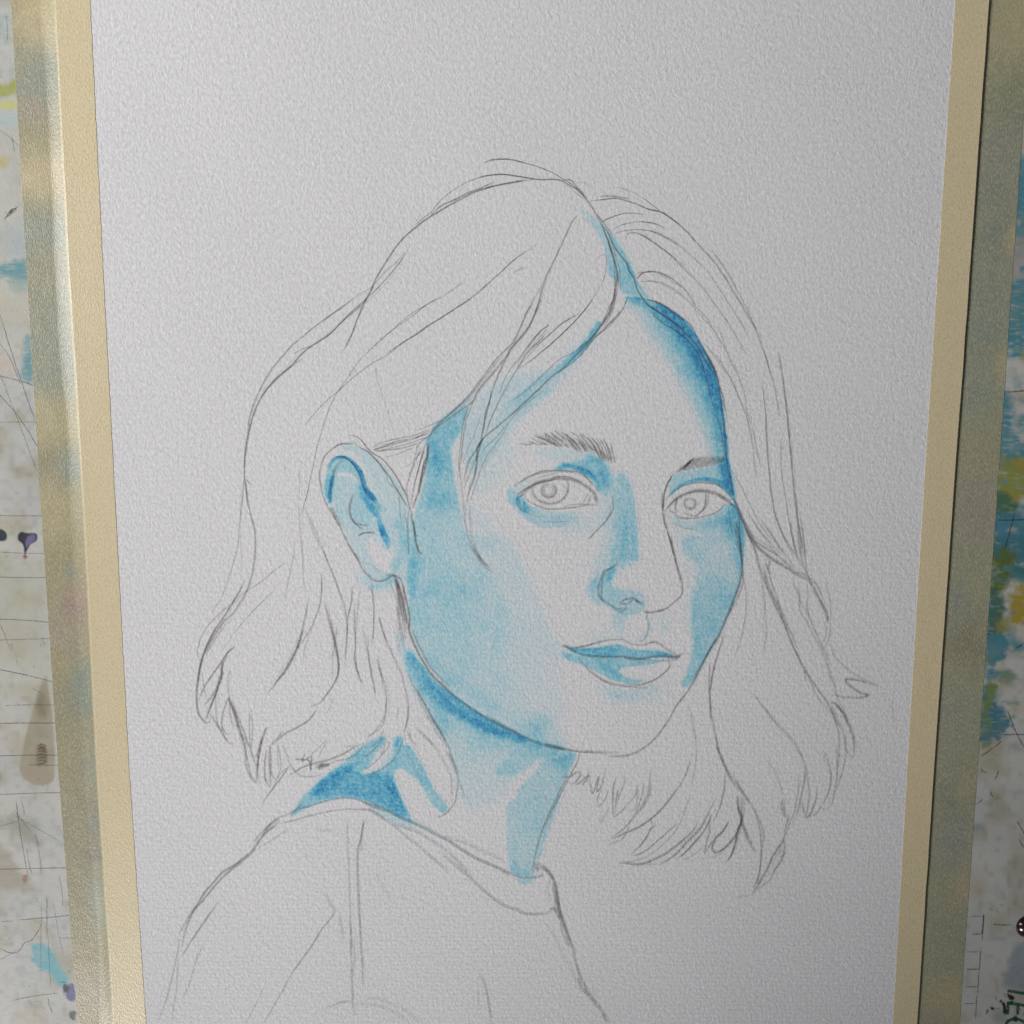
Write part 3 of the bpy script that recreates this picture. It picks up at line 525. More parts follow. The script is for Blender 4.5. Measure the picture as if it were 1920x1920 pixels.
poly('neck', .50, 3, [(1078,1412),(1068,1445),(1056,1475),(1046,1510),(1034,1545),(1022,1575),(1016,1605),(1006,1615),(1002,1640),(998,1654),(972,1656),(966,1640),(956,1630),(952,1600),(949,1540),(953,1505),(966,1499),(972,1480),(1000,1450),(1018,1430)])
stroke('neck', [(962,1580,8,.15),(966,1605,9,.25),(966,1630,12,.5),(985,1636,9,.35)], soft=.9)
poly('neck', .24, 5, [(742,1192),(752,1186),(762,1192),(765,1232),(774,1268),(790,1300),(812,1340),(832,1372),(826,1385),(805,1345),(780,1310),(765,1280),(758,1245),(746,1218)])
poly('neck', .34, 3.5, [(786,1290),(800,1308),(822,1330),(842,1350),(838,1378),(828,1372),(812,1340),(796,1312)])
stroke('neck', [(862,1490,10,.08),(880,1510,14,.1),(900,1530,12,.06)], soft=1)
# shadow inside the collar
poly('collar', .85, 3, [(545,1529),(556,1512),(562,1502),(575,1487),(598,1466),(618,1449),(632,1440),(652,1422),(672,1404),(690,1392),(706,1384),(716,1380),(724,1386),(714,1402),(700,1422),(688,1440),(676,1448),(690,1452),(706,1440),(722,1420),(736,1400),(738,1386),(744,1380),(754,1382),(757,1396),(770,1400),(785,1424),(800,1452),(816,1484),(838,1510),(833,1524),(812,1510),(796,1482),(776,1458),(756,1442),(740,1446),(736,1456),(744,1478),(754,1502),(766,1526),(772,1540),(748,1532),(716,1516),(686,1502),(650,1496),(610,1500),(580,1512),(556,1526)], wob=.8)
poly('collar', .75, 5, [(582,1494),(600,1466),(622,1450),(650,1434),(676,1448),(700,1450),(735,1452),(744,1478),(756,1505),(766,1526),(748,1526),(716,1510),(686,1498),(650,1492),(610,1494)])
stroke('collar', [(626,1456,7,.3),(650,1444,8,.5),(680,1432,6,.3),(742,1490,6,.4)], soft=.8)
stroke('collar', [(746,1385,5,.4),(744,1400,6,.4)], soft=.7)
lift(.62, 3, [(690,1446),(704,1428),(722,1408),(736,1402),(736,1420),(726,1432),(712,1443),(700,1449)])
poly('collar', .32, 4, [(690,1508),(716,1520),(746,1532),(770,1544),(774,1554),(750,1548),(722,1534),(698,1520)])
stroke('collar', [(768,1538,5,.4),(795,1550,4,.35),(815,1562,4,.3),(835,1574,3,.15)], soft=.8)
poly('eye1', .16, 9, [(1040,965),(1090,962),(1140,955),(1140,985),(1100,1000),(1050,1000)])
poly('mouth', .12, 12, [(1100,1190),(1140,1180),(1180,1192),(1150,1204),(1110,1206)])
poly('ear', .14, 10, [(420,700),(600,720),(760,900),(900,1150),(980,1400),(900,1480),(640,1440),(460,1180),(400,900)], T=EAR)
poly('cheek', .10, 30, [(800,1120),(900,1090),(980,1180),(1010,1290),(940,1310),(860,1270),(810,1200)])
stroke('fringe', [(812,830,12,.25),(822,870,14,.3),(818,910,14,.25),(805,950,12,.15)], soft=1)
poly('far', .16, 16, [(1262,985),(1300,1000),(1310,1060),(1300,1110),(1296,1180),(1285,1170),(1288,1100),(1280,1040)])
poly('mouth', .12, 12, [(1150,1300),(1220,1290),(1250,1275),(1240,1310),(1190,1325),(1150,1318)])
poly('ear', .10, 8, [(1040,1200),(1200,1180),(1400,1100),(1500,1250),(1540,1500),(1400,1700),(1260,1600),(1140,1400)], T=EAR)
lift(.30, 28, [(830,985),(870,960),(905,1020),(915,1075),(880,1090),(840,1050)])
# fine streaks and blooms inside the washes
D *= 0.82 + 0.36 * vnoise(U, Vv, 24, 40); D *= 0.86 + 0.28 * vnoise(U, Vv, 60, 44); D *= 0.92 + 0.16 * vnoise(U, Vv, 6, 41)
D = D * (0.84 + 0.20 * np.clip(D, 0, 2.0))
G['part'] *= 4; stack = np.stack([G[g] for g in names]); owner = stack.argmax(0)
alive = D > 0.012
fo = owner[F[:, 0]]; fa = alive[F].any(1)
def wash_obj(g, name, parent, label=None):
    ff = F[fa & (fo == names.index(g))]
    if g == 'part':                                  # keep the one connected stain, drop stray specks
        root = {}
        def find(x):
            while root.setdefault(x, x) != x: root[x] = root[root[x]]; x = root[x]
            return x
        for q in ff.tolist():
            r0 = find(q[0])
            for k in q[1:]: root[find(k)] = r0 = find(r0)
        lab = np.array([find(q[0]) for q in ff.tolist()]); ids, cnt = np.unique(lab, return_counts=True)
        ff = ff[lab == ids[cnt.argmax()]]
    used, inv = np.unique(ff, return_inverse=True)
    o = new_obj(name, co[used], inv.reshape(ff.shape), M_PAPER, parent); attr(o, 'wash', np.clip(D[used] - 0.012, 0, 2.7))
    if label: o['label'] = label
    return o

# ---- pencil
STROKES = """
@hair 600 280 5
2 .55 0 1790 80 1745 200 1625 320 1500 440 1395 540 1300 640 1190 740 1070 825 945
1.5 .3 0 1640 110 1545 250 1440 380 1350 480 1290 600 1160 700 1070 800 965
2.1 .58 230 1850 290 1750 330 1650 370 1540 420 1430 470 1340 540 1190 620 1060 720 910 820 800 940 700 1040 630 1160 560 1300 480 1450 405 1620 345 1760 315 1920 285
1.9 .5 1040 610 1130 530 1250 475 1380 410 1500 365 1660 295
1.7 .5 880 720 960 650 1040 590 1140 470 1290 355 1420 290 1560 250 1700 235 1800 245 1920 265
1.4 .2 890 690 940 600
1.6 .4 1545 125 1640 100 1720 92 1820 103 1920 125
1.6 .36 450 1890 560 1790 700 1680 860 1565 1000 1460 1160 1370 1340 1250
1.7 .42 630 1915 780 1810 900 1740 1010 1660 1120 1590 1260 1500 1370 1430 1490 1340 1600 1240 1700 1150 1800 1050 1920 965
1.4 .2 1820 1150 1860 1125 1920 1110
@hair 900 280 5
1.6 .5 40 125 110 100 200 92 300 98 420 130 560 170 680 220 780 280 860 330 920 390 1000 470 1040 530 1090 610 1140 700 1180 800 1210 880 1240 970 1270 1050
2 .55 0 262 120 240 240 238 400 262 560 285 700 285 780 300 850 345 920 375 1000 470
2 .55 0 395 130 345 260 320 400 295 500 285
1.8 .5 770 290 850 290 900 345 960 410 1010 480
1.5 .3 780 310 860 370 900 410 990 480
1.2 .15 900 320 950 310 1010 320 1050 380
2 .5 1020 485 1120 475 1240 460 1320 468 1450 505 1580 560 1690 585 1780 640 1860 700 1920 765
2.8 .4 1110 440 1200 440 1280 445 1400 465
1.4 .28 1250 350 1350 375 1450 410 1560 480 1690 580
1.6 .55 1140 690 1200 650 1290 620 1370 600 1450 600 1560 615
1.6 .5 1235 760 1300 720 1400 690 1480 678 1600 685 1700 715
1.6 .5 1250 805 1310 775 1420 755 1540 757 1660 780 1780 840 1920 930
1.5 .42 1360 850 1390 795 1460 785 1560 825 1680 910 1800 1000 1920 1100
2 .6 1140 700 1200 780 1230 850 1270 930 1330 1010 1380 1070 1400 1140 1440 1200 1470 1300 1520 1390 1580 1460
1.8 .45 1090 600 1150 680 1240 800
1.7 .5 1450 1190 1490 1160 1600 1145 1700 1160 1800 1215
1.7 .55 1470 1210 1530 1160 1600 1150
1.5 .36 1510 1240 1600 1235 1700 1250 1800 1300 1900 1370
2.8 .5 1160 750 1200 860 1240 980 1270 1080 1290 1180 1280 1280 1260 1400 1220 1530 1150 1640 1080 1730 1000 1810 900 1900
1.5 .35 1220 850 1260 960 1300 1090 1315 1200 1320 1330
2 .45 1255 1040 1262 1180 1262 1280 1250 1400 1210 1480 1180 1560 1120 1650
1.8 .35 1290 1150 1300 1260 1270 1400 1240 1520 1170 1660
1.7 .52 1395 1370 1370 1430 1340 1500 1280 1580 1220 1650 1150 1710 1080 1760
1.6 .4 1080 1035 1120 1005 1170 985 1185 1050 1175 1160 1140 1260 1080 1360 1000 1480 920 1580 840 1660 750 1750 660 1830 560 1910
1.8 .45 920 610 860 690 810 800 740 950 680 1080 630 1180 590 1290 560 1420 520 1530 470 1640 410 1730 320 1830 250 1900
1.5 .3 590 1250 520 1380 450 1500 390 1630 350 1720 280 1840
1.5 .35 545 880 480 930 400 975 320 1040 240 1110 160 1180 60 1270 0 1320
1.4 .18 460 1105 380 1130 300 1165
1.6 .42 930 1540 840 1590 760 1640 680 1710 600 1780 500 1860 440 1920
1.6 .4 640 1650 570 1700 500 1780 420 1880
1.4 .25 660 1600 620 1680 560 1760 480 1860
@face_outline 900 280 5
2 .7 1580 1460 1680 1530 1800 1610 1920 1700
2 .75 1560 1415 1640 1430 1740 1480 1830 1550 1920 1610
@hair 1200 320 5
1.4 .3 0 250 60 280 120 330 190 380
1.9 .5 0 325 80 365 190 385 300 455 420 555 530 680 650 810 760 950 860 1110 950 1260 1020 1380 1090 1500 1140 1640 1190 1780 1220 1910
1.6 .36 670 740 780 890 860 1020 940 1170 1010 1320 1070 1450 1110 1560
1.6 .45 0 480 80 488 170 510 240 550
1.7 .45 0 558 100 568 220 620 340 690 450 770 560 870 640 950
1.5 .35 640 950 700 1040 790 1180 870 1310 960 1450 1010 1550
1.6 .4 0 605 100 660 240 760 340 850 440 950 560 1070 660 1200 770 1350 860 1480 930 1610 990 1710
1.6 .38 0 985 40 955 120 945 220 975 310 1020 400 1090 480 1190 520 1270 620 1380 700 1510 790 1660 850 1790 900 1915
1.6 .3 140 960 240 1000 320 1050 400 1100
1.5 .32 0 1045 120 1040 240 1080 350 1150 460 1230 560 1350 640 1440 700 1500
1.4 .22 720 1440 770 1560 820 1700 860 1830
1.5 .3 580 1600 660 1690 740 1800 810 1915
1.3 .18 1300 1740 1320 1880
@face_outline 1200 320 5
2.2 .72 0 1160 60 1250 160 1320 280 1400 400 1500 500 1600 580 1720 640 1830 700 1915
2 .72 60 1210 110 1215 200 1250 310 1320 420 1400 490 1470 530 1550 600 1680 660 1800 720 1920
1.6 .5 100 1320 200 1420 320 1490 420 1570 520 1680 570 1790 610 1900
@hair 420 560 5
2.2 .55 1350 0 1240 100 1110 210 990 330 880 410 800 460 720 530 620 640 500 740 410 840 340 950 280 1080 240 1220 210 1400 195 1550 195 1680 210 1800 225 1915
1.7 .42 1210 0 1100 90 990 160 870 250 760 340 650 430 560 530 460 650 380 780 310 920 250 1090 220 1260 195 1450 190 1560
1.6 .38 830 445 740 470 650 520
2.3 .42 740 560 640 630 500 750 400 850 330 940
1.4 .28 190 1600 185 1700 170 1820 170 1915
1.4 .35 210 1690 250 1750
1.8 .46 1340 20 1290 110 1240 220 1190 360 1140 450 1100 500
1.6 .36 1920 50 1760 140 1580 290 1420 440 1270 580 1130 780 1070 870 1010 980 960 1100 910 1260 870 1400 830 1590 790 1760 760 1900
1.7 .4 1920 260 1740 370 1540 520 1380 610 1210 740 1080 860 960 960 860 1060 760 1190
1.2 .2 1420 600 1430 740 1490 920 1540 1070 1590 1230
1.3 .18 700 1600 705 1750 700 1900
1.3 .25 600 1520 570 1570 575 1610
@ear 570 800 7.5
2.5 .5 700 245 600 235 500 255 420 300 330 370 270 460 235 570 215 700 235 820 260 950 300 1060 370 1180 440 1300 510 1420 580 1570 660 1720 740 1840 790 1915
4.5 .3 380 1130 450 1290 510 1400
1.8 .5 680 190 720 250 800 300 900 360 980 440 1080 550 1180 680 1260 810 1330 930 1400 1040 1470 1140 1520 1200
1.7 .5 620 130 700 130 780 170 850 250 920 330 1010 400 1100 450 1200 560 1290 690 1380 850 1440 970 1480 1100 1510 1190
1.6 .35 860 300 960 400 1060 520 1180 720
1.5 .3 1150 680 1180 780 1300 900 1340 1050 1350 1200 1370 1350
3.5 .28 540 480 470 540 420 640 390 780 370 900 370 1060
2 .42 340 620 370 500 450 430 550 430 650 490 730 580 790 700 830 830 900 940 980 1040 1060 1160 1080 1210
3 .38 700 940 660 1040 640 1160 660 1280 720 1360 800 1380 900 1390
2 .4 650 1180 680 1300 760 1400 840 1450
2.8 .45 760 1540 840 1500 960 1490 1000 1500
1.5 .3 420 300 500 240 600 250 690 262
@face_outline 570 800 7.5
2.2 .5 1520 1190 1510 1280 1540 1400 1560 1500 1600 1560
2.2 .55 1530 1300 1560 1560 1600 1740 1660 1795
1.6 .32 1400 1180 1440 1350 1460 1550 1470 1800
1.5 .26 1480 1150 1460 1300 1470 1500
@hair 570 800 7.5
2.6 .5 1760 240 1730 400 1680 560 1650 750 1620 900 1560 1050 1520 1160
2 .42 1700 300 1620 560 1560 780 1520 1000 1500 1120
2 .4 1640 300 1560 500 1480 720 1440 900 1460 1000
1.8 .36 1600 250 1530 550 1460 700
1.7 .32 1690 480 1640 700 1590 950 1530 1100
1.8 .42 930 300 1080 230 1250 180 1400 150 1560 120 1740 40
1.7 .4 960 330 1100 285 1300 205 1500 170 1740 100
1.7 .46 1450 190 1200 270 1040 310 1000 330 1050 345 1200 330 1400 300 1580 240 1700 190
1.5 .32 1130 430 1300 390 1450 330 1560 290
1.3 .22 1370 580 1500 520 1640 350
1.5 .34 960 290 1200 240 1450 200 1650 130 1800 40
1.6 .38 1080 330 1350 270 1560 210 1740 140 1860 60
1.6 .3 60 1290 130 1480 210 1650 290 1800 340 1915
@hair 780 560 5
1.6 .36 0 130 90 60 200 0
1.6 .4 0 320 150 230 300 140 420 60 520 0
1.9 .5 1170 0 1130 100 1070 250 1000 350 900 460 860 530 780 700 730 820 690 960 660 1080 620 1260
2.4 .5 1110 0 1030 150 980 270 920 400 830 490 740 580 650 700 560 820 480 920 380 1020 280 1110 180 1200 120 1280
2.8 .52 880 500 800 600 700 720 600 840 530 960 440 1030 340 1100 230 1180 160 1240 110 1330
2.4 .35 800 540 720 640 640 740 560 850 470 950 350 1060 240 1150
1.8 .45 1240 250 1160 310 1070 420 980 540 900 640 830 760 780 900
1.8 .5 1230 290 1150 400 1060 480 980 600 900 740 830 860 760 1000 700 1130 650 1280
1.6 .4 1530 145 1450 180 1360 240 1270 320 1180 400 1090 500 1000 590 940 680
1.6 .42 1660 0 1560 130 1430 270 1300 390 1150 520 1050 600 960 660
2.5 .62 1850 0 1810 120 1760 210 1680 320 1580 450 1480 550 1370 660 1260 740 1150 850 1040 950 900 1080 760 1200 640 1300 560 1420 490 1540 450 1700
2 .5 1920 110 1830 210 1740 300 1640 400 1540 530 1440 620 1330 690
1.5 .34 1600 400 1480 500 1330 580 1200 700 1060 830 940 930 850 980
1.6 .36 1200 860 1080 950 950 1060 870 1160 760 1290 650 1400 600 1480
1.6 .38 870 1160 820 1260 740 1370 660 1480 600 1620 560 1750 500 1900
2.6 .48 640 1300 580 1400 570 1560 540 1700 500 1800 470 1920
2 .45 490 1010 450 1130 430 1260 415 1400 400 1550 420 1700 440 1860
1.9 .4 540 960 490 1080 460 1200 440 1350 420 1500 400 1620
1.9 .45 700 860 690 960 650 1060 630 1200 600 1370 560 1500 500 1650 450 1780
1.5 .32 600 1110 560 1230 520 1330 480 1420 440 1550
1.6 .36 0 1240 150 1180 240 1140
1.5 .34 0 1310 60 1270 120 1230
1.5 .4 0 1400 60 1330 110 1300
1.5 .4 0 1500 60 1420 105 1340
2.8 .55 110 1350 100 1500 60 1660 20 1830
2 .46 70 1420 30 1560 0 1680
@face_outline 1180 660 5
2.4 .68 700 0 770 100 820 220 840 350 860 500 880 640 895 800 905 950 920 1080 950 1220 970 1350
1.7 .5 640 0 700 180 740 340 790 520 850 700 880 880 910 1020
1.6 .4 720 0 780 130 830 260 850 330 880 460 910 600 930 740
1.6 .38 850 360 880 420 900 560
@hair 1180 660 5
1.6 .38 800 0 870 120 950 260 1020 420 1080 560 1120 700 1150 850 1170 1030 1190 1200
1.6 .34 960 80 1030 250 1080 400 1100 560 1150 700 1180 850 1230 1070
1.6 .4 1260 0 1310 150 1360 330 1390 500 1410 620
1.8 .46 1240 280 1270 520 1280 720 1290 920 1310 1150 1330 1350 1370 1550 1430 1700 1500 1820 1570 1915
2.1 .46 1400 0 1430 200 1460 450 1480 650 1500 850 1520 1080 1540 1300 1560 1500 1600 1700 1630 1915
1.6 .38 1420 800 1420 1000 1430 1170 1460 1350 1490 1550 1530 1750 1570 1915
2.2 .36 1560 1350 1580 1600 1600 1750 1610 1915
1.5 .34 1590 1500 1640 1800 1640 1915
2.4 .6 970 1370 1020 1480 1080 1620 1150 1750 1260 1830 1340 1880 1400 1915
1.9 .52 980 1440 1050 1570 1100 1690 1160 1820 1200 1915
1.5 .34 960 1120 1050 1270 1130 1430 1200 1580 1300 1720 1380 1800 1450 1915
1.5 .34 1100 1480 1200 1650 1310 1780 1420 1900
1.5 .34 1230 1570 1320 1700 1430 1870
@nose 1180 660 5
2.2 .62 400 1160 350 1260 325 1360 315 1480
1.5 .35 310 1330 305 1430 315 1490
1.8 .55 315 1500 330 1600 360 1700 390 1820 410 1915
@left_brow 920 780 7.5
1.7 .6 400 385 520 405 600 385
1.8 .6 515 350 600 380 730 405
1.9 .6 560 300 640 350 790 405
1.9 .6 610 280 760 330 900 410 1010 440
2 .6 650 285 850 375 960 435
2 .62 750 240 850 310 1010 435
1.8 .6 760 235 790 310 930 400
2.2 .7 830 225 930 310 1020 365
2 .62 890 205 960 260 1060 330
2 .62 980 215 1060 280 1180 360
1.8 .5 1020 380 1100 450
1.9 .6 1120 225 1220 290 1330 420
1.9 .6 1060 290 1140 410 1215 505
1.9 .58 1160 330 1230 440 1290 520
2 .62 1240 250 1330 350 1430 480
1.8 .56 1230 330 1340 500
1.9 .6 1250 240 1400 360 1490 520
2 .62 1340 290 1450 420 1560 640
1.7 .5 1300 400 1370 500
2 .6 1400 290 1500 420 1580 650
2 .6 1480 310 1560 440 1620 650
1.9 .6 1520 320 1610 450 1660 640
1.9 .6 1580 320 1640 450 1690 640
1.9 .62 1690 370 1710 500 1750 665
1.8 .55 1620 370 1680 520 1700 620
1.8 .5 1050 240 1130 330 1200 400
1.8 .5 1100 330 1180 430 1250 515
1.8 .5 1180 300 1290 420 1340 510
1.8 .5 1440 320 1530 460 1600 640
@left_eye 920 780 7.5
2.3 .66 320 985 430 920 560 850 700 780 850 770 1000 765 1130 775 1260 800 1350 870 1420 950 1480 1020 1510 1060
1.8 .42 430 900 560 840 720 800 870 780
1.6 .36 640 880 800 830 950 790 1090 790 1250 820 1340 870
4 .58 350 1110 430 1090 540 1010 640 950 780 910 920 880 1060 880 1180 905 1290 960 1380 1020 1450 1090 1510 1200
2.2 .55 380 1090 500 1020 640 955 800 915 930 885
2 .4 860 860 1000 850 1140 870 1260 930
2 .52 480 1060 480 1130 540 1200 650 1260 770 1300 900 1310 1040 1300 1200 1280 1350 1255 1520 1255
1.6 .38 1020 1290 1120 1250 1260 1240 1400 1240
1.6 .45 1380 1080 1350 1130 1300 1220
2.4 .58 1410 1120 1390 1180 1370 1240
3 .5 1450 1130 1480 1200 1520 1230
1.8 .45 360 1170 370 1240 420 1310 480 1350
1.8 .5 350 1180 420 1130 470 1110
1.4 .28 480 1340 600 1400 720 1420
1.4 .24 720 1490 900 1490 1120 1480
@left_iris 920 780 7.5
3.2 .46 590 1000 590 1090 640 1160 720 1210 840 1235 950 1210 1040 1140 1080 1050 1090 970 1060 910
3.4 .46 815 955 885 985 912 1050 880 1120 815 1148 745 1120 716 1050 745 985 815 955
1.6 .35 815 990 860 1010 875 1050 860 1090 815 1112 770 1090 752 1050 770 1010 815 990
1.6 .42 1020 940 1030 1000 1070 1020
@nose 920 780 7.5
2 .66 1710 1115 1720 1250 1710 1330 1660 1420 1580 1520 1480 1620 1370 1730
1.5 .42 1680 1260 1680 1340 1640 1430
@nose 1160 820 7.5
2.2 .6 770 500 740 560 680 660 640 760 625 870 625 990 630 1060
1.7 .5 605 780 600 900 615 1040 625 1150 640 1220 680 1310 720 1450 760 1600 800 1750 850 1900
1.4 .32 640 1070 660 1180 700 1290 720 1320
1.4 .26 730 1330 750 1480 780 1620
@right_eye 1160 820 7.5
2.4 .58 660 870 740 790 850 710 970 660 1100 640 1250 640 1370 660 1470 730 1560 820 1620 880
3.6 .6 680 995 760 910 850 840 960 790 1080 755 1200 750 1300 770 1400 810 1480 860 1530 900
2 .52 640 1050 700 970 800 870
1.8 .5 930 790 1050 770 1200 770 1320 790
3.6 .55 1390 800 1450 840 1530 890 1600 960
1.8 .62 690 1010 740 1050 820 1060
2 .52 760 1095 900 1130 1060 1140 1200 1110 1320 1080 1420 1020 1490 950 1520 920
1.5 .32 780 1130 900 1145 1000 1150
1.4 .28 720 1190 820 1240 920 1280 1050 1290
@right_iris 1160 820 7.5
2.6 .58 830 840 800 920 795 1000 830 1060
2.7 .62 1220 760 1220 900 1190 1000 1120 1080 1070 1120 1060 1160
2.2 .4 1250 800 1250 900 1220 980 1150 1060
1.8 .4 900 1060 1000 1100 1070 1110
3.8 .36 1000 860 1055 880 1075 935 1050 990 1000 1008 945 985 922 930 945 880 1000 860
@face_outline 1160 820 7.5
2.6 .52 1530 900 1600 870 1650 930 1700 1040 1760 1180 1840 1340 1915 1500
1.5 .45 1560 910 1640 1000
1.5 .36 1540 960 1560 1150 1600 1400
1.6 .5 1630 1170 1690 1330
1.8 .5 1690 1080 1690 1300 1710 1600 1740 1880
@hair 340 900 5
1.5 .36 590 0 580 120 560 280 545 430 530 600 480 800 435 940 380 1090 320 1190 280 1260
1.8 .46 600 0 610 150 640 300 680 450 690 600 680 760 650 920 600 1060 540 1160 480 1250 400 1320 340 1400 290 1490 240 1600 240 1680
1.2 .15 550 150 555 400 560 600 565 780 560 920
1.4 .3 610 0 650 50
1.6 .36 970 780 870 850 740 960 610 1040 480 1150 380 1230 280 1330 200 1440 155 1560 150 1650 180 1710
2.3 .55 590 940 540 1050 470 1170 390 1300 320 1400 260 1530 210 1640 180 1740 160 1880 150 1960
1.6 .38 460 1320 420 1350 370 1410 300 1520 240 1620
1.5 .32 880 1030 780 1120 680 1220 580 1330 490 1440
1.2 .18 490 1440 420 1550 380 1600
1.9 .5 500 1565 440 1610 380 1700 310 1800 240 1900
1.5 .32 1200 30 1180 130 1150 230 1130 350
1.5 .32 1100 250 1110 450 1130 650 1140 850 1150 1000 1200 1050
1.5 .32 1060 560 1050 720 1010 900 980 1050 960 1170
1.5 .36 1150 260 1230 420 1300 580 1350 720 1420 880 1480 1050 1520 1180 1550 1350 1550 1500 1530 1700
2.3 .55 1190 1110 1160 1280 1120 1450 1070 1600 1000 1730 930 1840 870 1910
1.8 .42 1310 880 1315 1050 1290 1200 1240 1330 1160 1480 1090 1580
1.4 .26 1240 1350 1180 1500 1150 1600 1140 1700
1.8 .42 1330 1130 1370 1280 1410 1430 1440 1560 1470 1700 1470 1820 1440 1910
1.4 .26 1460 1370 1440 1530 1400 1680
1.6 .36 1600 1000 1590 1150 1560 1300 1550 1500
1.7 .4 1620 1150 1620 1350 1630 1550 1620 1700 1690 1910
1.4 .26 1680 1000 1650 1200 1640 1400
1.6 .36 1750 980 1790 1080 1800 1250 1800 1400 1780 1560
1.7 .4 1850 1280 1880 1400 1920 1520
1.5 .32 1690 1360 1740 1600 1770 1780 1790 1900
1.5 .32 1830 1680 1890 1880
@hair 340 1180 5
2.2 .58 320 0 250 120 210 230 180 340 160 440 145 560 145 680 160 790 210 860 240 880 270 850 270 800
1.5 .4 190 390 205 520 230 660
1.9 .5 500 165 430 220 350 340 280 440 210 550 155 680
2.6 .5 430 250 380 350 380 430 340 560 290 690 250 780 220 860
2.6 .48 390 300 360 480 300 600 215 715
2 .4 340 560 300 650 260 770 230 850
2.6 .35 360 420 330 560 300 660
1.9 .58 270 790 330 890 380 970 430 1050 485 1085
1.6 .46 320 610 320 740 335 870 380 960
1.3 .22 345 600 345 700
1.5 .36 460 370 440 460 440 600 460 640
1.6 .42 450 620 400 740 375 860 390 950 440 990 455 970
1.8 .5 450 630 450 750 470 860 490 930
2.1 .55 440 640 480 740 520 850 550 960 590 1100 620 1250 660 1400 710 1445
2.1 .55 470 660 520 800 580 950 630 1080 670 1200 700 1290
1.7 .42 550 980 600 1120 600 1250 640 1380 700 1440
3 .45 440 650 500 800 520 880 560 980 620 1100
1.6 .38 640 770 635 900 640 1050 650 1130
1.5 .32 640 780 665 900 655 1130
2.7 .52 800 920 770 1000 730 1110 690 1210
2.7 .52 760 1010 720 1180 710 1300 700 1440
1.7 .45 740 1130 710 1280 720 1400 740 1445
1.8 .5 800 1130 780 1250 785 1400 810 1460 840 1475
2.4 .58 830 1090 820 1200 830 1350 835 1480
1.7 .46 830 1100 840 1250 840 1350 890 1420
1.5 .34 910 1070 900 1180 910 1300
1.5 .34 900 1060 930 1280 880 1430 850 1510
1.7 .46 940 1060 980 1170 1020 1270 1080 1350 1140 1380 1240 1380 1330 1355
1.7 .46 1010 1290 960 1360 900 1440 850 1510 800 1570 760 1640 750 1670
1.6 .4 1020 1280 950 1330 890 1400
1.9 .5 980 1390 1060 1340 1150 1290 1280 1250 1400 1220 1520 1170 1640 1100 1710 1070
1.8 .42 1710 1065 1660 1150 1560 1210 1440 1240 1370 1270 1250 1300
2 .6 1060 1215 1150 1220 1230 1190
2 .65 1160 1160 1130 1240 1170 1220 1200 1250 1210 1330
1.9 .6 1220 1200 1215 1330
1.9 .5 1140 1320 1140 1350
1.5 .34 1360 1030 1290 1110 1200 1190
1.4 .28 1370 1050 1310 1140 1290 1200
1.6 .36 1520 1105 1640 1090
3 .36 1250 1300 1330 1260 1280 1310 1380 1270 1250 1270
2.3 .55 1140 0 1100 130 1050 250 980 380 900 480 850 550 800 600
1.9 .46 1410 0 1440 150 1465 280 1465 400 1430 510 1370 600 1300 690 1200 725
1.9 .5 1270 740 1200 840 1100 910 980 970 920 1020 850 1100
2.4 .3 960 950 880 1040 830 1100
1.6 .4 1920 630 1910 770 1870 880 1800 970 1720 1040
1.5 .36 1620 250 1650 400 1690 510
1.5 .32 1740 180 1780 400 1820 640
1.5 .32 1830 280 1880 480 1910 620
@sweater 340 1180 5
2.2 .58 1020 1750 1090 1690 1200 1660 1320 1620 1440 1590 1560 1580 1680 1610 1800 1670 1920 1710
1.8 .42 770 1900 870 1790 960 1750 1060 1700 1150 1610
1.9 .44 930 1820 1060 1790 1200 1750 1350 1715 1500 1690 1640 1690 1780 1700 1920 1790
3 .34 760 1890 840 1830 910 1770
@ear 600 1020 5
2.5 .6 260 0 330 110 390 220 440 290 500 340 560 350 620 330 680 300 740 320 770 370 790 470
1.3 .22 470 190 540 240 590 270
@face_outline 600 1020 5
2.4 .58 770 370 790 470 820 600 835 700 830 800 860 900 900 990 960 1100 1040 1220 1140 1320 1260 1430 1380 1520 1500 1600 1660 1690 1800 1760 1920 1810
3.4 .45 600 300 670 290 710 320 730 450 745 580 760 680
3.4 .5 700 330 740 420 770 500 790 620 820 760 830 800
2.5 .46 720 580 740 700 745 800
1.5 .32 640 340 690 450 720 560
2.8 .36 850 790 910 920 960 1020 1030 1150 1130 1260 1220 1350
1.8 .5 910 0 920 60 960 95
1.4 .28 830 0 830 100
@hair 600 1020 5
2.1 .46 550 690 600 850 650 980 720 1130 770 1250 800 1380 825 1500 820 1620 790 1760
1.5 .34 830 1500 820 1640 780 1780
2.3 .48 820 1210 880 1340 960 1470 1030 1600 1090 1700 1140 1790 1190 1900
1.5 .34 900 1400 980 1560 1060 1720 1160 1880
1.5 .34 40 100 100 250 170 430 230 580 250 760 240 950 230 1150
1.7 .42 50 560 90 700 130 880 160 1020 170 1180 130 1310 70 1400 0 1480
1.3 .26 150 800 120 1000 110 1280
1.5 .3 300 400 290 550 250 720
1.5 .36 320 640 330 850 330 1080 360 1240 400 1310
1.5 .36 480 370 500 550 500 750 490 950
1.5 .36 440 850 450 1050 490 1280 520 1440
1.6 .38 530 1040 570 1220 610 1350 620 1500 600 1650 540 1750 420 1810
1.3 .26 130 1420 90 1530 50 1600
1.3 .26 730 1530 720 1650
1.5 .34 820 1740 850 1830 900 1900
1.5 .34 880 1720 980 1800 1070 1900
1.5 .36 590 1750 540 1850 460 1915
1.8 .52 1430 0 1470 90 1540 180 1600 225
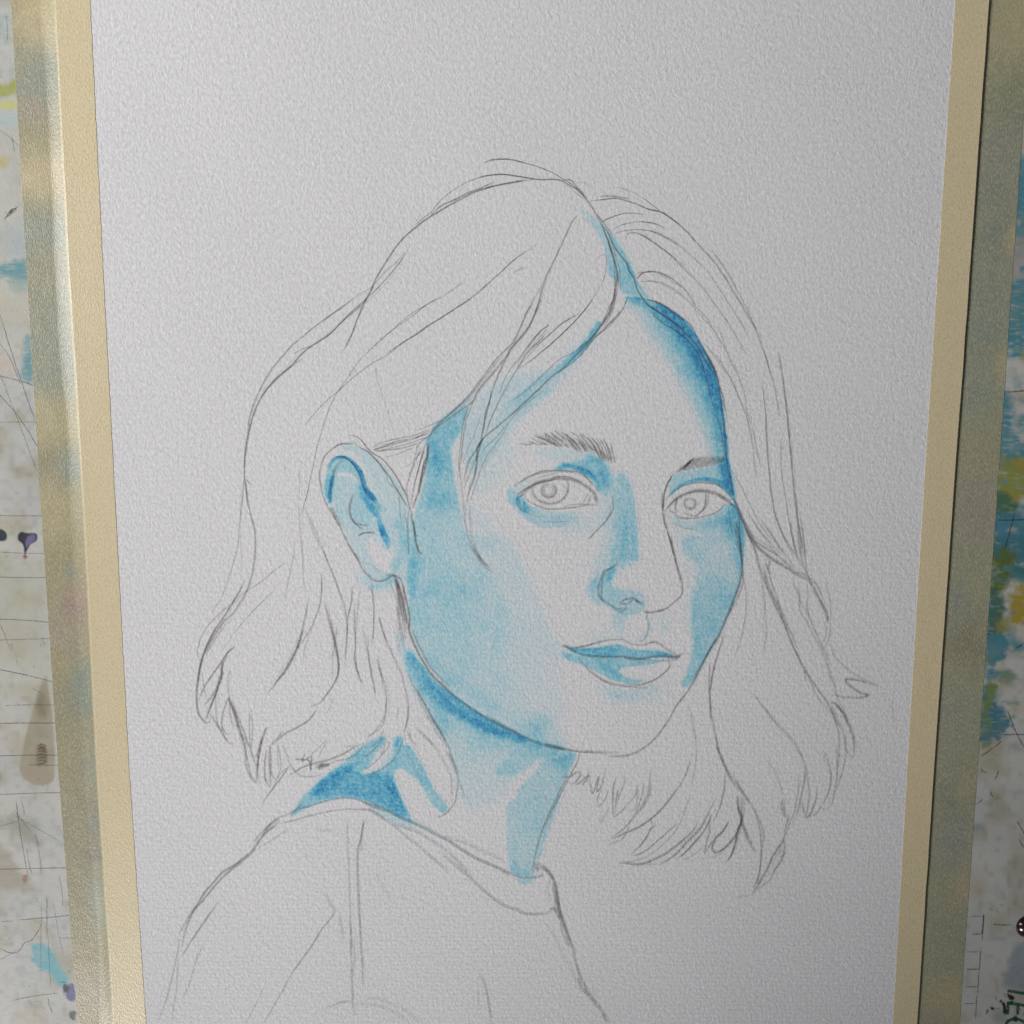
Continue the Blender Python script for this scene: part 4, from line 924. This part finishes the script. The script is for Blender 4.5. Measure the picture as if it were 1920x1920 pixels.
1.3 .26 1400 0 1450 100 1520 200 1620 270
@nose 1020 1000 6
2 .66 1385 0 1430 120 1460 250 1490 380 1530 480 1550 600 1545 690 1480 760 1380 840 1270 880 1190 890 1110 885
1.6 .4 1420 40 1450 200 1500 400 1530 560
2 .4 1400 840 1300 875 1180 895 1110 880
1.9 .68 830 330 760 380 670 430 630 520 605 610 620 690 650 750 730 800 800 850 860 850 940 835
1.9 .6 820 355 680 450 645 560 645 680 655 740
1.7 .55 600 690 660 760
1.9 .55 800 850 850 885 900 860 940 850
2.6 .62 840 790 900 750 960 735 1005 735 1060 770 1105 780
2.4 .55 850 795 930 795 1000 740
2.4 .6 1010 740 1060 780 1105 810
1.5 .6 1150 870 1150 970 1165 980 1168 1060 1155 1140 1120 1200 1060 1220
1.6 .5 570 0 500 65
@mouth 1020 1000 6
3 .72 200 1255 280 1300 370 1345
1.9 .66 300 1290 420 1275 520 1250 640 1215 760 1200 880 1195 930 1220 1000 1250 1120 1260 1180 1235 1240 1225 1300 1250 1370 1300 1440 1345 1520 1385
1.4 .45 320 1295 450 1275 570 1245 680 1220
2.8 .66 370 1345 480 1375 620 1390 780 1390 900 1395 1000 1420 1120 1410 1240 1385 1360 1385 1500 1390
3 .6 1380 1390 1450 1400 1500 1390 1540 1365 1560 1350
2 .5 1340 1430 1450 1430 1540 1380
1.7 .5 900 1390 1010 1405 1120 1425 1250 1430 1380 1430
1.7 .5 380 1400 440 1470 520 1560 640 1640 760 1690 900 1715 1040 1715 1150 1690 1260 1640 1360 1560 1410 1480 1390 1400
1.7 .45 480 1520 600 1620 720 1690 860 1715 1000 1730 1120 1740 1200 1710
1.7 .45 900 1690 1060 1700 1180 1670 1300 1610 1400 1520 1440 1440
1.3 .22 760 1840 850 1835
@face_outline 1020 1000 6
2 .6 1920 1180 1860 1310 1780 1460 1700 1620 1600 1790 1500 1915
@hair 1020 1000 6
1.5 .36 1860 1480 1850 1650 1860 1915
1.5 .36 1920 1420 1880 1650 1870 1780
@hair 1300 980 5
3 .46 480 40 530 150 590 220 680 300 760 360 850 410 940 470 1030 520 1080 555
2 .6 520 130 570 260 600 370 640 480 680 590 740 730 800 850 860 980 910 1110 970 1240 1030 1360 1100 1470 1180 1590 1260 1700 1310 1810 1340 1915
1.5 .4 590 270 610 400 640 560 660 700 670 850 680 1000 670 1110 650 1250
1.8 .58 665 310 680 400 705 470 720 540 770 680 820 820 870 950 920 1060 970 1180
1.6 .55 715 350 700 430 720 500
1.8 .5 650 410 690 560 740 680 800 800 840 920 890 1040
1.6 .42 1030 1380 1050 1500
1.6 .4 1060 1420 1140 1600 1210 1700 1300 1800 1370 1915
1.5 .38 490 10 560 130 660 200 740 270 840 350 930 440
1.6 .4 560 0 660 140 760 280 860 380 950 460
1.6 .4 650 0 750 150 850 290 930 400 960 460
1.6 .4 780 0 840 130 910 270 950 340
1.7 .42 900 0 920 120 940 220 970 330 1010 420
2.6 .42 970 0 980 150 1000 300 1030 420 1060 500
1.8 .46 1010 0 1030 200 1050 380 1070 500 1120 600 1180 720 1240 830
1.8 .5 1060 520 1130 640 1200 760 1250 850 1250 950
3 .4 1180 740 1230 830 1250 900 1240 950
1.6 .42 1100 520 1160 600 1200 690 1240 790
1.7 .45 940 470 1000 470 1050 500 1110 550
1.6 .48 950 490 930 560 970 660 1000 740 1070 860 1120 980 1180 1110 1240 1240 1280 1340
1.6 .4 980 560 990 700 1000 840 1060 930 1120 1060 1190 1180 1240 1300 1270 1420 1320 1540 1340 1600
1.5 .4 1060 580 1070 700 1060 780 1080 880
1.5 .34 1220 530 1260 660 1280 780 1280 930 1270 1080 1240 1150 1200 1200
1.5 .4 1240 960 1240 1060 1200 1130
1.6 .42 1280 1140 1310 1240 1380 1320 1470 1400 1580 1460 1660 1500 1730 1530
1.9 .55 1730 1530 1640 1510 1530 1475 1450 1470 1415 1480 1490 1550 1570 1600 1640 1615 1570 1640 1480 1640 1380 1635 1310 1610 1285 1640
1.5 .35 1270 1360 1310 1500 1340 1620 1370 1700 1420 1800 1450 1915
2 .52 1280 1690 1330 1700 1390 1780 1430 1870 1445 1915
1.5 .36 460 460 480 600 490 760 480 900 450 1050 410 1180 380 1270
1.9 .46 290 1010 260 1130 220 1260 190 1380 165 1500 150 1620 155 1760 165 1900
1.4 .3 150 1320 145 1500 150 1600
1.4 .34 560 1600 640 1720 720 1820 800 1915
1.3 .2 1860 1650 1865 1780 1870 1900
@face_outline 1300 980 5
2.8 .55 400 0 430 200 450 350 450 450 430 560 380 700 330 830 280 950 220 1080 150 1190 90 1300 30 1400 0 1460
2.2 .4 460 440 460 560 430 660 360 800 310 900
1.6 .45 370 0 400 140 430 320
@face_outline 1020 1300 5
2.1 .6 0 475 100 500 220 530 350 550 500 560 620 570
2.4 .64 600 590 720 590 820 570 920 520 1000 460 1080 370 1160 260 1230 130 1290 50 1330 0
1.6 .38 380 545 540 550 700 560
1.5 .45 0 490 110 515 200 530
@neck 1020 1300 5
1.9 .6 330 550 310 640 260 740 200 850 140 970 80 1090 20 1220 0 1260
@hair 1020 1300 5
1.6 .58 170 780 250 780 300 740 340 760 270 850 220 820
1.6 .55 280 860 330 840 410 770 360 860 380 790
1.8 .6 410 690 420 780 450 940 490 830 510 780 490 920 540 850 575 690
1.5 .46 545 880 500 980 510 1060 570 990 600 900
1.8 .58 680 780 650 860 640 980 640 1100 650 1170
1.5 .42 700 790 750 800 740 870 700 960 680 1050
1.7 .5 690 900 670 1000 660 1130
1.5 .42 600 1080 560 1170 530 1210 525 1180 550 1160
1.6 .5 650 1165 720 1110 780 1040 840 980 870 870
1.6 .46 870 860 870 980 850 1080 800 1110
1.6 .46 930 840 920 930 880 1060 840 1140
1.6 .44 1000 710 980 860 960 960 890 1090
1.8 .55 1000 820 980 950 920 1060 840 1150 780 1230 720 1290 660 1330 620 1360
2 .56 620 1365 680 1350 760 1310 860 1270 960 1210 1000 1180 1080 1110 1160 1020 1230 920 1290 830 1340 720 1370 620
1.5 .3 1370 620 1390 550
1.5 .34 590 1420 650 1400 720 1380
1.6 .4 790 1230 780 1290 710 1390
1.5 .36 1340 110 1380 220 1400 330 1420 480 1420 620 1400 760 1370 880
1.5 .36 1370 950 1330 1060 1290 1170 1230 1290 1150 1380 1050 1470 940 1540 800 1580 700 1590
1.9 .62 1040 1250 1000 1270 960 1350 900 1430 820 1500
1.9 .62 820 1500 850 1520 930 1490 1020 1420 1110 1340 1190 1270 1240 1225
1.5 .3 990 1170 1010 1230 1040 1260
2 .62 700 1590 760 1590 860 1605 960 1585 1080 1530 1180 1470 1290 1380 1390 1290 1440 1200
1.9 .55 1075 1605 1160 1560 1240 1500 1330 1400 1440 1290 1510 1180 1560 1080 1595 1005
1.4 .34 860 1605 970 1605 1060 1600
2 .6 1240 1555 1310 1500 1400 1400 1490 1300 1540 1200 1560 1130
2 .52 1270 1530 1350 1470 1420 1390 1480 1320
1.8 .5 1570 1140 1540 1230 1550 1300 1520 1400 1495 1515
1.9 .56 1725 1210 1670 1300 1600 1370 1540 1440 1500 1510
1.9 .56 1595 1310 1600 1380 1570 1450 1590 1490 1640 1490 1720 1430 1790 1340 1830 1250
2.3 .58 1810 970 1820 1080 1850 1180 1810 1290 1790 1400 1760 1500 1705 1580
1.6 .4 1850 960 1870 1050 1860 1170 1830 1260 1800 1370
1.9 .5 1840 1190 1880 1280 1920 1360
1.6 .38 1690 720 1690 850 1670 970 1630 1100 1580 1210
1.4 .3 1500 1550 1600 1530 1690 1490
1.4 .3 1280 1560 1380 1530 1480 1450
2 .52 1550 0 1555 130 1580 280 1610 440 1640 560 1700 700 1760 810 1820 930
1.7 .48 1600 480 1680 660 1770 830
1.8 .52 1800 820 1840 900 1880 960 1920 1020
@hair 1340 1320 5
1.7 .5 0 300 30 430 70 540 120 660 180 760
1.9 .56 170 660 220 780 280 870 340 950 390 1060 420 1180 430 1300 430 1420 420 1560 390 1680 360 1750
1.6 .46 390 1030 440 1150 455 1270 440 1350 430 1480
1.6 .42 430 1480 400 1620 360 1720
1.4 .36 90 660 80 800 50 950 0 1080
2.3 .58 205 870 220 1000 240 1100 210 1200 190 1300 150 1420 105 1480
1.7 .5 240 850 250 1000 245 1100 210 1200 120 1310 60 1370 0 1395
1.9 .5 250 1120 290 1230 340 1330 390 1405
1.4 .36 270 1150 320 1260 360 1330
1.6 .42 130 1105 80 1180 0 1250
1.8 .54 430 0 500 90 580 190 670 280 750 380 810 490 850 610 870 730 880 830 870 950 850 1060
1.4 .34 480 520 540 600 590 720 620 800 630 870
2.6 .5 630 880 620 960 650 1050 680 1060 670 1130 650 1200
1.6 .46 640 900 650 1040
1.6 .42 780 660 780 790 760 900 740 1020 700 1110 660 1220 620 1310
1.6 .42 840 620 830 750 800 900 770 1030 720 1130
1.6 .46 820 900 820 980 850 1060 890 1030 930 930 950 860 960 760
1.5 .38 850 1060 910 1050 960 1010 1000 950
1.8 .55 1020 460 1050 520 1080 640 1080 750 1050 860 1000 950
1.4 .34 1020 470 1020 570
1.5 .42 1010 960 1030 990 1070 970
1.5 .4 1060 880 1070 940
1.8 .55 1130 380 1140 520 1140 680 1120 800 1100 920 1075 955
1.7 .46 1050 0 1100 90 1140 200 1160 340 1160 480 1150 620
1.7 .46 1080 0 1140 130 1190 250 1220 370 1220 500 1190 640 1150 760 1120 850
1.9 .54 1110 0 1170 50 1220 130 1260 230 1290 330 1300 440 1290 520
1.3 .24 1180 0 1210 50
1.5 .36 1225 270 1210 380 1240 450 1290 515
2.2 .56 650 1180 640 1280 600 1340 540 1440 490 1550 440 1640 390 1720 340 1790
1.6 .46 650 1280 650 1400 610 1490 560 1560 520 1640 450 1700 380 1750
1.6 .4 620 1320 600 1420 640 1420 630 1360
1.5 .36 340 1790 270 1805 190 1815
1.2 .3 1335 570 1355 578
@face_outline 680 1340 5
2.2 .6 1150 0 1270 80 1400 150 1520 220 1640 270 1760 300 1880 325
1.6 .42 1700 285 1800 315 1900 335
@neck 680 1340 5
2.1 .46 610 0 680 100 730 180 790 280 830 400 870 500 890 600 880 720 860 820 810 890 760 940 670 975
1.5 .36 570 0 610 50
1.6 .42 500 150 600 230 680 320 750 430 800 520 830 620 825 750 835 820
3 .3 780 350 840 450 880 560
1.4 .36 890 610 930 700 945 780
1.6 .42 160 400 240 300 220 250 170 330
1.8 .46 375 230 340 330 280 430 190 500 90 550 0 570
1.5 .38 400 160 450 230
1.3 .26 380 330 450 430 500 530 560 640
1.7 .5 0 410 80 350 150 270 190 200
1.6 .42 0 520 100 460 170 380 210 290
2 .6 1910 590 1850 700 1790 830 1720 980 1660 1140 1620 1290 1600 1380
1.5 .46 1600 1390 1575 1480
1.4 .4 1865 580 1915 590
1.4 .28 1110 710 1135 740
@sweater 680 1340 5
2.3 .55 0 815 100 850 200 890 300 940 400 990 520 1040 620 1090 710 1140 800 1180 900 1250 1020 1325 1130 1380 1250 1430 1380 1490 1430 1520
1.5 .42 760 1130 880 1180 1000 1220 1120 1280 1240 1330 1340 1400
1.8 .46 1400 1500 1480 1525 1600 1530 1660 1520 1690 1490 1670 1460
2 .5 60 900 160 960 290 1040 400 1140 520 1230 640 1340 740 1420 810 1500
2 .5 280 1025 420 1070 520 1110 640 1180 760 1260 860 1350 950 1440 1010 1530
1.8 .5 700 1280 800 1360 900 1440 1000 1530 1120 1640 1240 1740 1350 1800 1440 1830 1520 1865 1640 1870 1780 1850
1.5 .34 0 890 60 895 140 940
1.6 .42 1300 1470 1380 1500
2.4 .6 1590 1385 1680 1420 1750 1490 1800 1590 1820 1700 1840 1820 1870 1915
1.8 .55 1600 1400 1640 1475
1.9 .5 1610 1440 1680 1440 1730 1480 1780 1560
1.9 .5 1770 1580 1790 1680 1800 1800
1.4 .32 1750 1540 1730 1640 1750 1760
2.3 .66 1745 1835 1790 1815 1820 1860 1850 1915
1.4 .34 120 1480 160 1560 210 1650 270 1735
@sweater 280 1536 5
3 .42 1220 0 1180 60 1100 110 1040 180 980 270 940 320 860 390 780 460 700 520
2 .46 1150 20 1080 100 1000 180 985 225
2.6 .45 940 320 860 380 780 440 680 500 600 590 520 680 450 790 380 890 330 980 280 1080
2.2 .46 780 470 680 550 590 650 500 760 420 850 370 940 330 1060 300 1210
1.5 .34 1310 90 1200 160 1080 240 980 300
1.6 .42 270 1080 270 1200 240 1350 200 1530 160 1680 110 1820 70 1915
1.5 .36 270 1300 260 1450 250 1620 220 1780 210 1900
1.9 .58 640 775 570 880 470 1020 390 1140 300 1295
1.5 .34 440 1180 490 1190 440 1310 400 1450 360 1580 300 1700
1.5 .42 1640 690 1690 790 1730 860 1700 930 1620 1030 1520 1190 1420 1330 1320 1470 1240 1620 1170 1740 1070 1910
1.3 .3 1070 1580 1000 1730 900 1915
1.4 .3 1430 345 1500 340
1.4 .26 1560 90 1640 110 1710 100
1.4 .28 1690 1760 1800 1720 1900 1715
1.6 .38 1850 0 1860 300 1870 600 1880 900 1885 1200 1900 1500 1905 1750
1.3 .28 1780 900 1800 1080
@sweater 600 1536 5
1.8 .46 400 0 380 180 350 280 345 420 350 620 360 820 370 1000 380 1200 395 1400 400 1570
1.7 .46 430 0 400 60 385 150 380 320
2.4 .28 280 960 290 1130 290 1280
1.5 .3 310 1100 320 1300 300 1500
1.4 .3 280 1380 300 1700 320 1850
1.5 .36 290 1760 340 1730 420 1735 520 1745 620 1780 700 1820 780 1870 840 1915
1.5 .36 400 1700 500 1680 600 1700 700 1750 800 1800 900 1870 960 1915
1.3 .24 0 1820 80 1760 180 1720 290 1700
1.3 .28 180 880 210 1050 210 1180
1.4 .28 1470 1520 1485 1470 1510 1480 1550 1580 1570 1700 1590 1820 1600 1915
1.3 .22 1480 1600 1480 1760
@sweater 900 1536 5
3.2 .5 690 600 710 720 730 830 760 920 800 1030 830 1120 860 1200
2.2 .6 680 830 720 900 770 980 820 1090 860 1200 890 1330 920 1430 960 1520 1020 1640 1100 1750 1180 1860 1220 1915
2.4 .42 750 970 770 1060 830 1200
2.4 .46 910 1480 950 1580 1020 1660 1090 1750
1.9 .5 1140 1820 1190 1915
1.4 .28 620 960 700 1120 780 1280 860 1420 900 1530
1.4 .3 870 1180 900 1260
1.4 .3 0 1460 40 1560 75 1700 95 1850 100 1915
1.3 .2 1040 1590 1110 1700
@hair 860 960 6
2 .5 46 -210 56 -100 60 0 70 120 100 270 150 400 210 500 270 580 350 630
1.5 .35 110 -160 120 0 130 200 160 330 200 450 260 560
1.3 .28 130 360 220 520 300 620 390 690
"""
WK, AK, A0 = 1.02, 0.58, 0.16
groups = {}; cur = None; tr = (0, 0, 1)
ZP = PT + 4e-5; zlevel[0] = 0
rows = []
for ln in STROKES.strip().splitlines():
    p = ln.split()
    if p[0].startswith('@'):
        cur = p[0][1:]; tr = tuple(map(float, p[1:4])); groups.setdefault(cur, Ribbons()); continue
    vals = list(map(float, p)); w, a = vals[:2]; xy = np.array(vals[2:]).reshape(-1, 2)
    xy = np.array(tr[:2]) + xy / tr[2]; ribbon(groups[cur], xy, w * WK * (1.25 if w > 2.8 else 1.0), A0 + a * AK, ZP, True, .35)
    if cur in ('hair', 'sweater', 'face_outline', 'ear') and a >= .42 and rng.random() < .5:      # the line was gone over twice
        o = rng.uniform(1.2, 2.4) * rng.choice([-1, 1]); n0 = len(xy); sh = np.linspace(-1, 1, n0)[:, None] * np.array([[o * .3, o * .3]]) + np.array([[o * .7, o * .5]])
        i0 = int(n0 * rng.uniform(0, .25)); i1 = max(i0 + 2, int(n0 * rng.uniform(.7, 1.01)))
        if i1 - i0 >= 2: ribbon(groups[cur], (xy + sh)[i0:i1], w * .9, A0 + a * .30, ZP, True, .4)
    if cur == 'hair' and len(xy) >= 7 and rng.random() < .45:      # a loose faint strand beside it
        sg = rng.choice([-1, 1]); o = rng.uniform(3, 7) * sg; n0 = len(xy); i0 = int(n0 * rng.uniform(0, .35)); i1 = max(i0 + 3, int(n0 * rng.uniform(.6, 1.0)))
        q = xy + np.linspace(.4, 1, n0)[:, None] * np.array([[o, o * .4]]); ribbon(groups[cur], q[i0:i1], 1.2, rng.uniform(.14, .24), ZP, True, .5)
rb = groups['right_brow'] = Ribbons()
lo = [(1265, 886), (1290, 881), (1318, 877), (1352, 869)]; hi = [(1284, 870), (1298, 859), (1326, 856), (1356, 858)]
for k in range(64):
    t = k / 63; j = rng.uniform(-1.5, 1.5, 4)
    a = [np.interp(t, [0, .33, .66, 1], [q[i] for q in lo]) for i in (0, 1)]; b = [np.interp(min(t + .1, 1), [0, .33, .66, 1], [q[i] for q in hi]) for i in (0, 1)]
    ribbon(rb, [(a[0] + j[0], a[1] + j[1]), ((a[0] + b[0]) / 2 + 1, (a[1] + b[1]) / 2), (b[0] + j[2] + 3, b[1] + j[3])], rng.uniform(2.4, 3.6), rng.uniform(.08, .17), ZP, True, .8)
for k in range(26):      # loose filling between the hairs of the near brow
    t = k / 25; x = 1010 + 130 * t; y = np.interp(t, [0, .3, .7, 1], [822, 826, 838, 858])
    ribbon(groups['left_brow'], [(x - 9, y - 9), (x, y), (x + 9, y + 12)], 2.6, .22, ZP, True, .5)
for k in range(16):      # soft graphite smudge behind the ear lobe
    x = 741 + rng.uniform(0, 14); y = 1092 + k * 6.2
    ribbon(groups['face_outline'], [(x, y), (x + 3, y + 18), (x + 6, y + 38)], 2.0, .26, ZP, True, .6)

def pencil(g, name, parent, label=None): return finish(groups[g], name, M_PENCIL, parent, label)
pencil('hair', 'hair', art); pencil('face_outline', 'face_outline', art)
nose = pencil('nose', 'nose', art); mouth = pencil('mouth', 'mouth', art); ear = pencil('ear', 'ear', art)
neck = pencil('neck', 'neck', art); pencil('sweater', 'sweater', art)
pencil('left_brow', 'eyebrow', art, 'fully hatched eyebrow of the near eye'); pencil('right_brow', 'eyebrow', art, 'short smudged eyebrow of the far eye')
eye1 = pencil('left_eye', 'eye', art, 'larger near eye, left of the nose bridge'); pencil('left_iris', 'iris', eye1)
eye2 = pencil('right_eye', 'eye', art, 'smaller far eye against the blue cheek edge'); pencil('right_iris', 'iris', eye2)
for g, nm, par in (('part', 'parting_wash', art), ('fore', 'forehead_wash', art), ('fringe', 'fringe_wash', art), ('cheek', 'cheek_wash', art), ('far', 'cheek_wash', art),
                   ('eye1', 'eyelid_wash', eye1), ('eye2', 'eyelid_wash', eye2), ('nose', 'nose_wash', nose), ('mouth', 'lip_wash', mouth), ('ear', 'ear_wash', ear), ('neck', 'neck_wash', neck), ('collar', 'collar_wash', art)):
    wash_obj(g, nm, par)

# ================================================================ MASKING TAPE
def tape(name, inner, pedge, outer, sign, blobs, base_out, label, slope, bridge):
    """sign -1: left strip (outer side is at smaller x)"""
    ys = np.linspace(Y0 - 0.012, Y1 + 0.012, 620); n = len(ys); TH = 0.00008
    xi, xp, xo = inner(ys), pedge(ys), outer(ys)
    jit = lambda s, a: (vnoise(ys * 1000, ys * 0, 1.3, s) - .5) * a
    xi = xi + jit(1, 1.6e-4); xo = xo + jit(5, 1.2e-4); xp = xp + (vnoise(ys * 1000, ys * 0, 8, 72) - .5) * 1.2e-4
    zt = PT + 2e-5 + TH
    prof = []                                        # (x array, z array)
    a = np.linspace(0, 1, 9)
    for t in list(a[:-1]) + [.96, .985, 1.0]: prof.append((xi + (xp - xi) * t, np.full(n, zt) + (3.0e-5 * t ** 6)))
    sl = slope * (1 + 0.35 * (vnoise(ys * 1000, ys * 0 + 3, 22, 4) - .5))
    for t in bridge[0]:
        zz = (1 - t) ** bridge[1]
        prof.append((xp + sign * (sl * t + 4e-5), np.full(n, TH + 3e-5 + (zt - TH) * zz)))
    xs = xp + sign * (sl + 6e-5)
    for t in np.linspace(0, 1, 22)[1:]:
        x = xs + (xo - xs) * t
        cr = (vnoise(x * 1000, ys * 1000, 2.6, 8) - .5) * 5e-5 + (vnoise(x * 1000, ys * 1000, 7.0, 9) - .5) * 6e-5
        prof.append((x, TH + 4e-5 + np.maximum(cr, -2e-5) * np.sin(np.pi * min(t * 1.0, .97))))
    m = len(prof)
    top = np.stack([np.stack([x, ys, z], 1) for x, z in prof]).reshape(-1, 3)
    e0 = np.stack([xi, ys, np.full(n, zt - TH)], 1); e1 = np.stack([prof[-1][0], ys, np.full(n, 4e-5)], 1)
    e2 = top[:n].copy(); e3 = top[(m - 1) * n:].copy()
    V = np.vstack([top, e0, e1, e2, e3]); i = np.arange(n - 1); F = []
    for k in range(m - 1): F.append(np.stack([k * n + i, (k + 1) * n + i, (k + 1) * n + i + 1, k * n + i + 1], 1))
    F.append(np.stack([m * n + i, (m + 2) * n + i, (m + 2) * n + i + 1, m * n + i + 1], 1)); F.append(np.stack([(m + 3) * n + i, (m + 1) * n + i, (m + 1) * n + i + 1, (m + 3) * n + i + 1], 1))
    F = np.vstack(F)
    if sign < 0: F = F[:, ::-1]
    o = new_obj(name, V, F, M_TAPE)
    # soft-shaded top, crisp cut edges
    sm = np.ones(len(F), bool); sm[-2 * (n - 1):] = False; o.data.polygons.foreach_set('use_smooth', sm)
    X, Y = V[:, 0], V[:, 1]; C = np.tile(np.array((0.775, 0.655, 0.425)), (len(V), 1))
    xpV = np.tile(xp, m + 4); onb = np.clip(((X - xpV) * sign - 2e-4) / 6e-4, 0, 1)[:, None]   # stuck to the board: the board shows through
    g = vnoise(X * 1000, Y * 1000, 14, 21)[:, None]
    B = np.array(base_out[0]) * g + np.array(base_out[1]) * (1 - g)
    for (u, v, ru, rv, col, k) in blobs:
        bx, by = P(u, v); e = np.exp(-(((X - bx) / (ru * MM)) ** 2 + ((Y - by) / (rv * MM)) ** 2) ** 1.3)[:, None] * k
        e = e * (0.7 + 0.6 * vnoise(X * 1000, Y * 1000, 4, 31)[:, None]); e = np.clip(e, 0, 1); B = B * (1 - e) + np.array(col) * e
    C = C * (1 - onb) + B * onb
    C[m * n:] = C[m * n:] * .3 + np.array((.80, .77, .66)) * .7      # pale cut edge of the tape, its lit line put into the colour
    cattr(o, 'tint', np.clip(C, .02, .9)); thing(o, label, 'tape', 'strips of masking tape holding the paper'); return o
TG, GG, MV, TN, GB = (.52, .45, .26), (.25, .31, .27), (.36, .30, .27), (.64, .53, .31), (.25, .28, .30)
tape('masking_tape', L_LI, L_LP, L_LO, -1,
     [(70, 40, 60, 60, TN, .8), (70, 150, 60, 60, GG, .85), (55, 205, 30, 30, MV, .5), (70, 330, 60, 50, TN, .7), (75, 440, 60, 50, GG, .8), (95, 560, 60, 70, (.27, .31, .24), .8), (100, 680, 60, 80, GG, .9),
      (85, 790, 60, 50, TG, .7), (130, 880, 26, 34, GG, .9), (100, 960, 50, 60, TN, .5), (128, 1072, 14, 16, GG, .8), (140, 1130, 36, 38, (.36, .26, .24), .8), (110, 1190, 60, 40, MV, .6), (155, 1290, 28, 60, (.22, .29, .26), .9),
      (170, 1440, 22, 50, GG, .7), (178, 1550, 14, 50, (.22, .24, .22), .8), (176, 1605, 18, 18, (.16, .16, .18), .8), (185, 1690, 26, 70, (.33, .37, .30), .8), (150, 1850, 50, 50, (.42, .35, .28), .7)],
     ((.37, .325, .19), (.27, .27, .19)), 'masking tape strip along the left edge, its raised ridge catching silvery light', 0.0042, (np.linspace(0, 1, 12), 1.5))
tape('masking_tape', L_RI, L_RP, L_RO, 1,
     [(1900, 60, 60, 75, TG, .8), (1900, 200, 60, 90, (.26, .29, .20), .8), (1870, 290, 50, 60, GB, .6), (1870, 420, 50, 80, (.25, .29, .24), .9), (1905, 450, 16, 30, TG, .7), (1850, 600, 50, 90, GG, .9), (1890, 690, 22, 34, TG, .9), (1840, 730, 40, 60, GG, .8), (1850, 850, 60, 60, (.33, .34, .22), .6),
      (1830, 960, 50, 70, (.31, .31, .26), .8), (1800, 1130, 14, 24, GB, .8), (1820, 1210, 50, 60, (.25, .25, .18), .8), (1800, 1340, 60, 60, (.29, .31, .26), .8), (1790, 1500, 40, 50, (.24, .28, .22), .8), (1810, 1480, 20, 30, TG, .4), (1790, 1590, 30, 60, GB, .7), (1815, 1660, 26, 40, (.45, .38, .26), .8), (1770, 1790, 40, 60, (.30, .33, .24), .7), (1780, 1870, 60, 50, (.42, .38, .24), .8)],
     ((.36, .36, .24), (.29, .32, .25)), 'masking tape strip along the right edge, grey-green where it lies beyond the paper', 0.00014, (np.linspace(0, 1, 5), 1.0))

# ================================================================ PIN
def pin():
    px, py = P(1926.5, 1737, 0.0); prof = [(0, 2.3), (.7, 2.25), (1.4, 2.0), (2.1, 1.62), (2.7, 1.15), (3.15, .7), (3.4, .35), (3.45, .15), (3.3, .04), (0, .04)]
    c = spline(np.array(prof[:-1]), .35); c = np.vstack([c, [0.0, .04]]); k = 40; V = []; F = []
    for r, z in c:
        for j in range(k): V.append((px + max(r, 1e-4) * 1e-3 * math.cos(2 * math.pi * j / k), py + max(r, 1e-4) * 1e-3 * math.sin(2 * math.pi * j / k), z * 1e-3 + 3e-5))
    for a in range(len(c) - 1):
        for j in range(k): F.append((a * k + j, (a + 1) * k + j, (a + 1) * k + (j + 1) % k, a * k + (j + 1) % k))
    q = NT('brown_enamel'); q.b.inputs['Roughness'].default_value = .2
    q.l(q.mix(q.noise(300), (.020, .006, .004), (.035, .012, .008)), q.b.inputs['Base Color']); q.b.inputs['Coat Weight'].default_value = .6
    o = new_obj('thumbtack', V, F, q.m, smooth=True)
    return thing(o, 'glossy dark brown domed tack pressed into the board at the right edge', 'thumbtack')
pin()
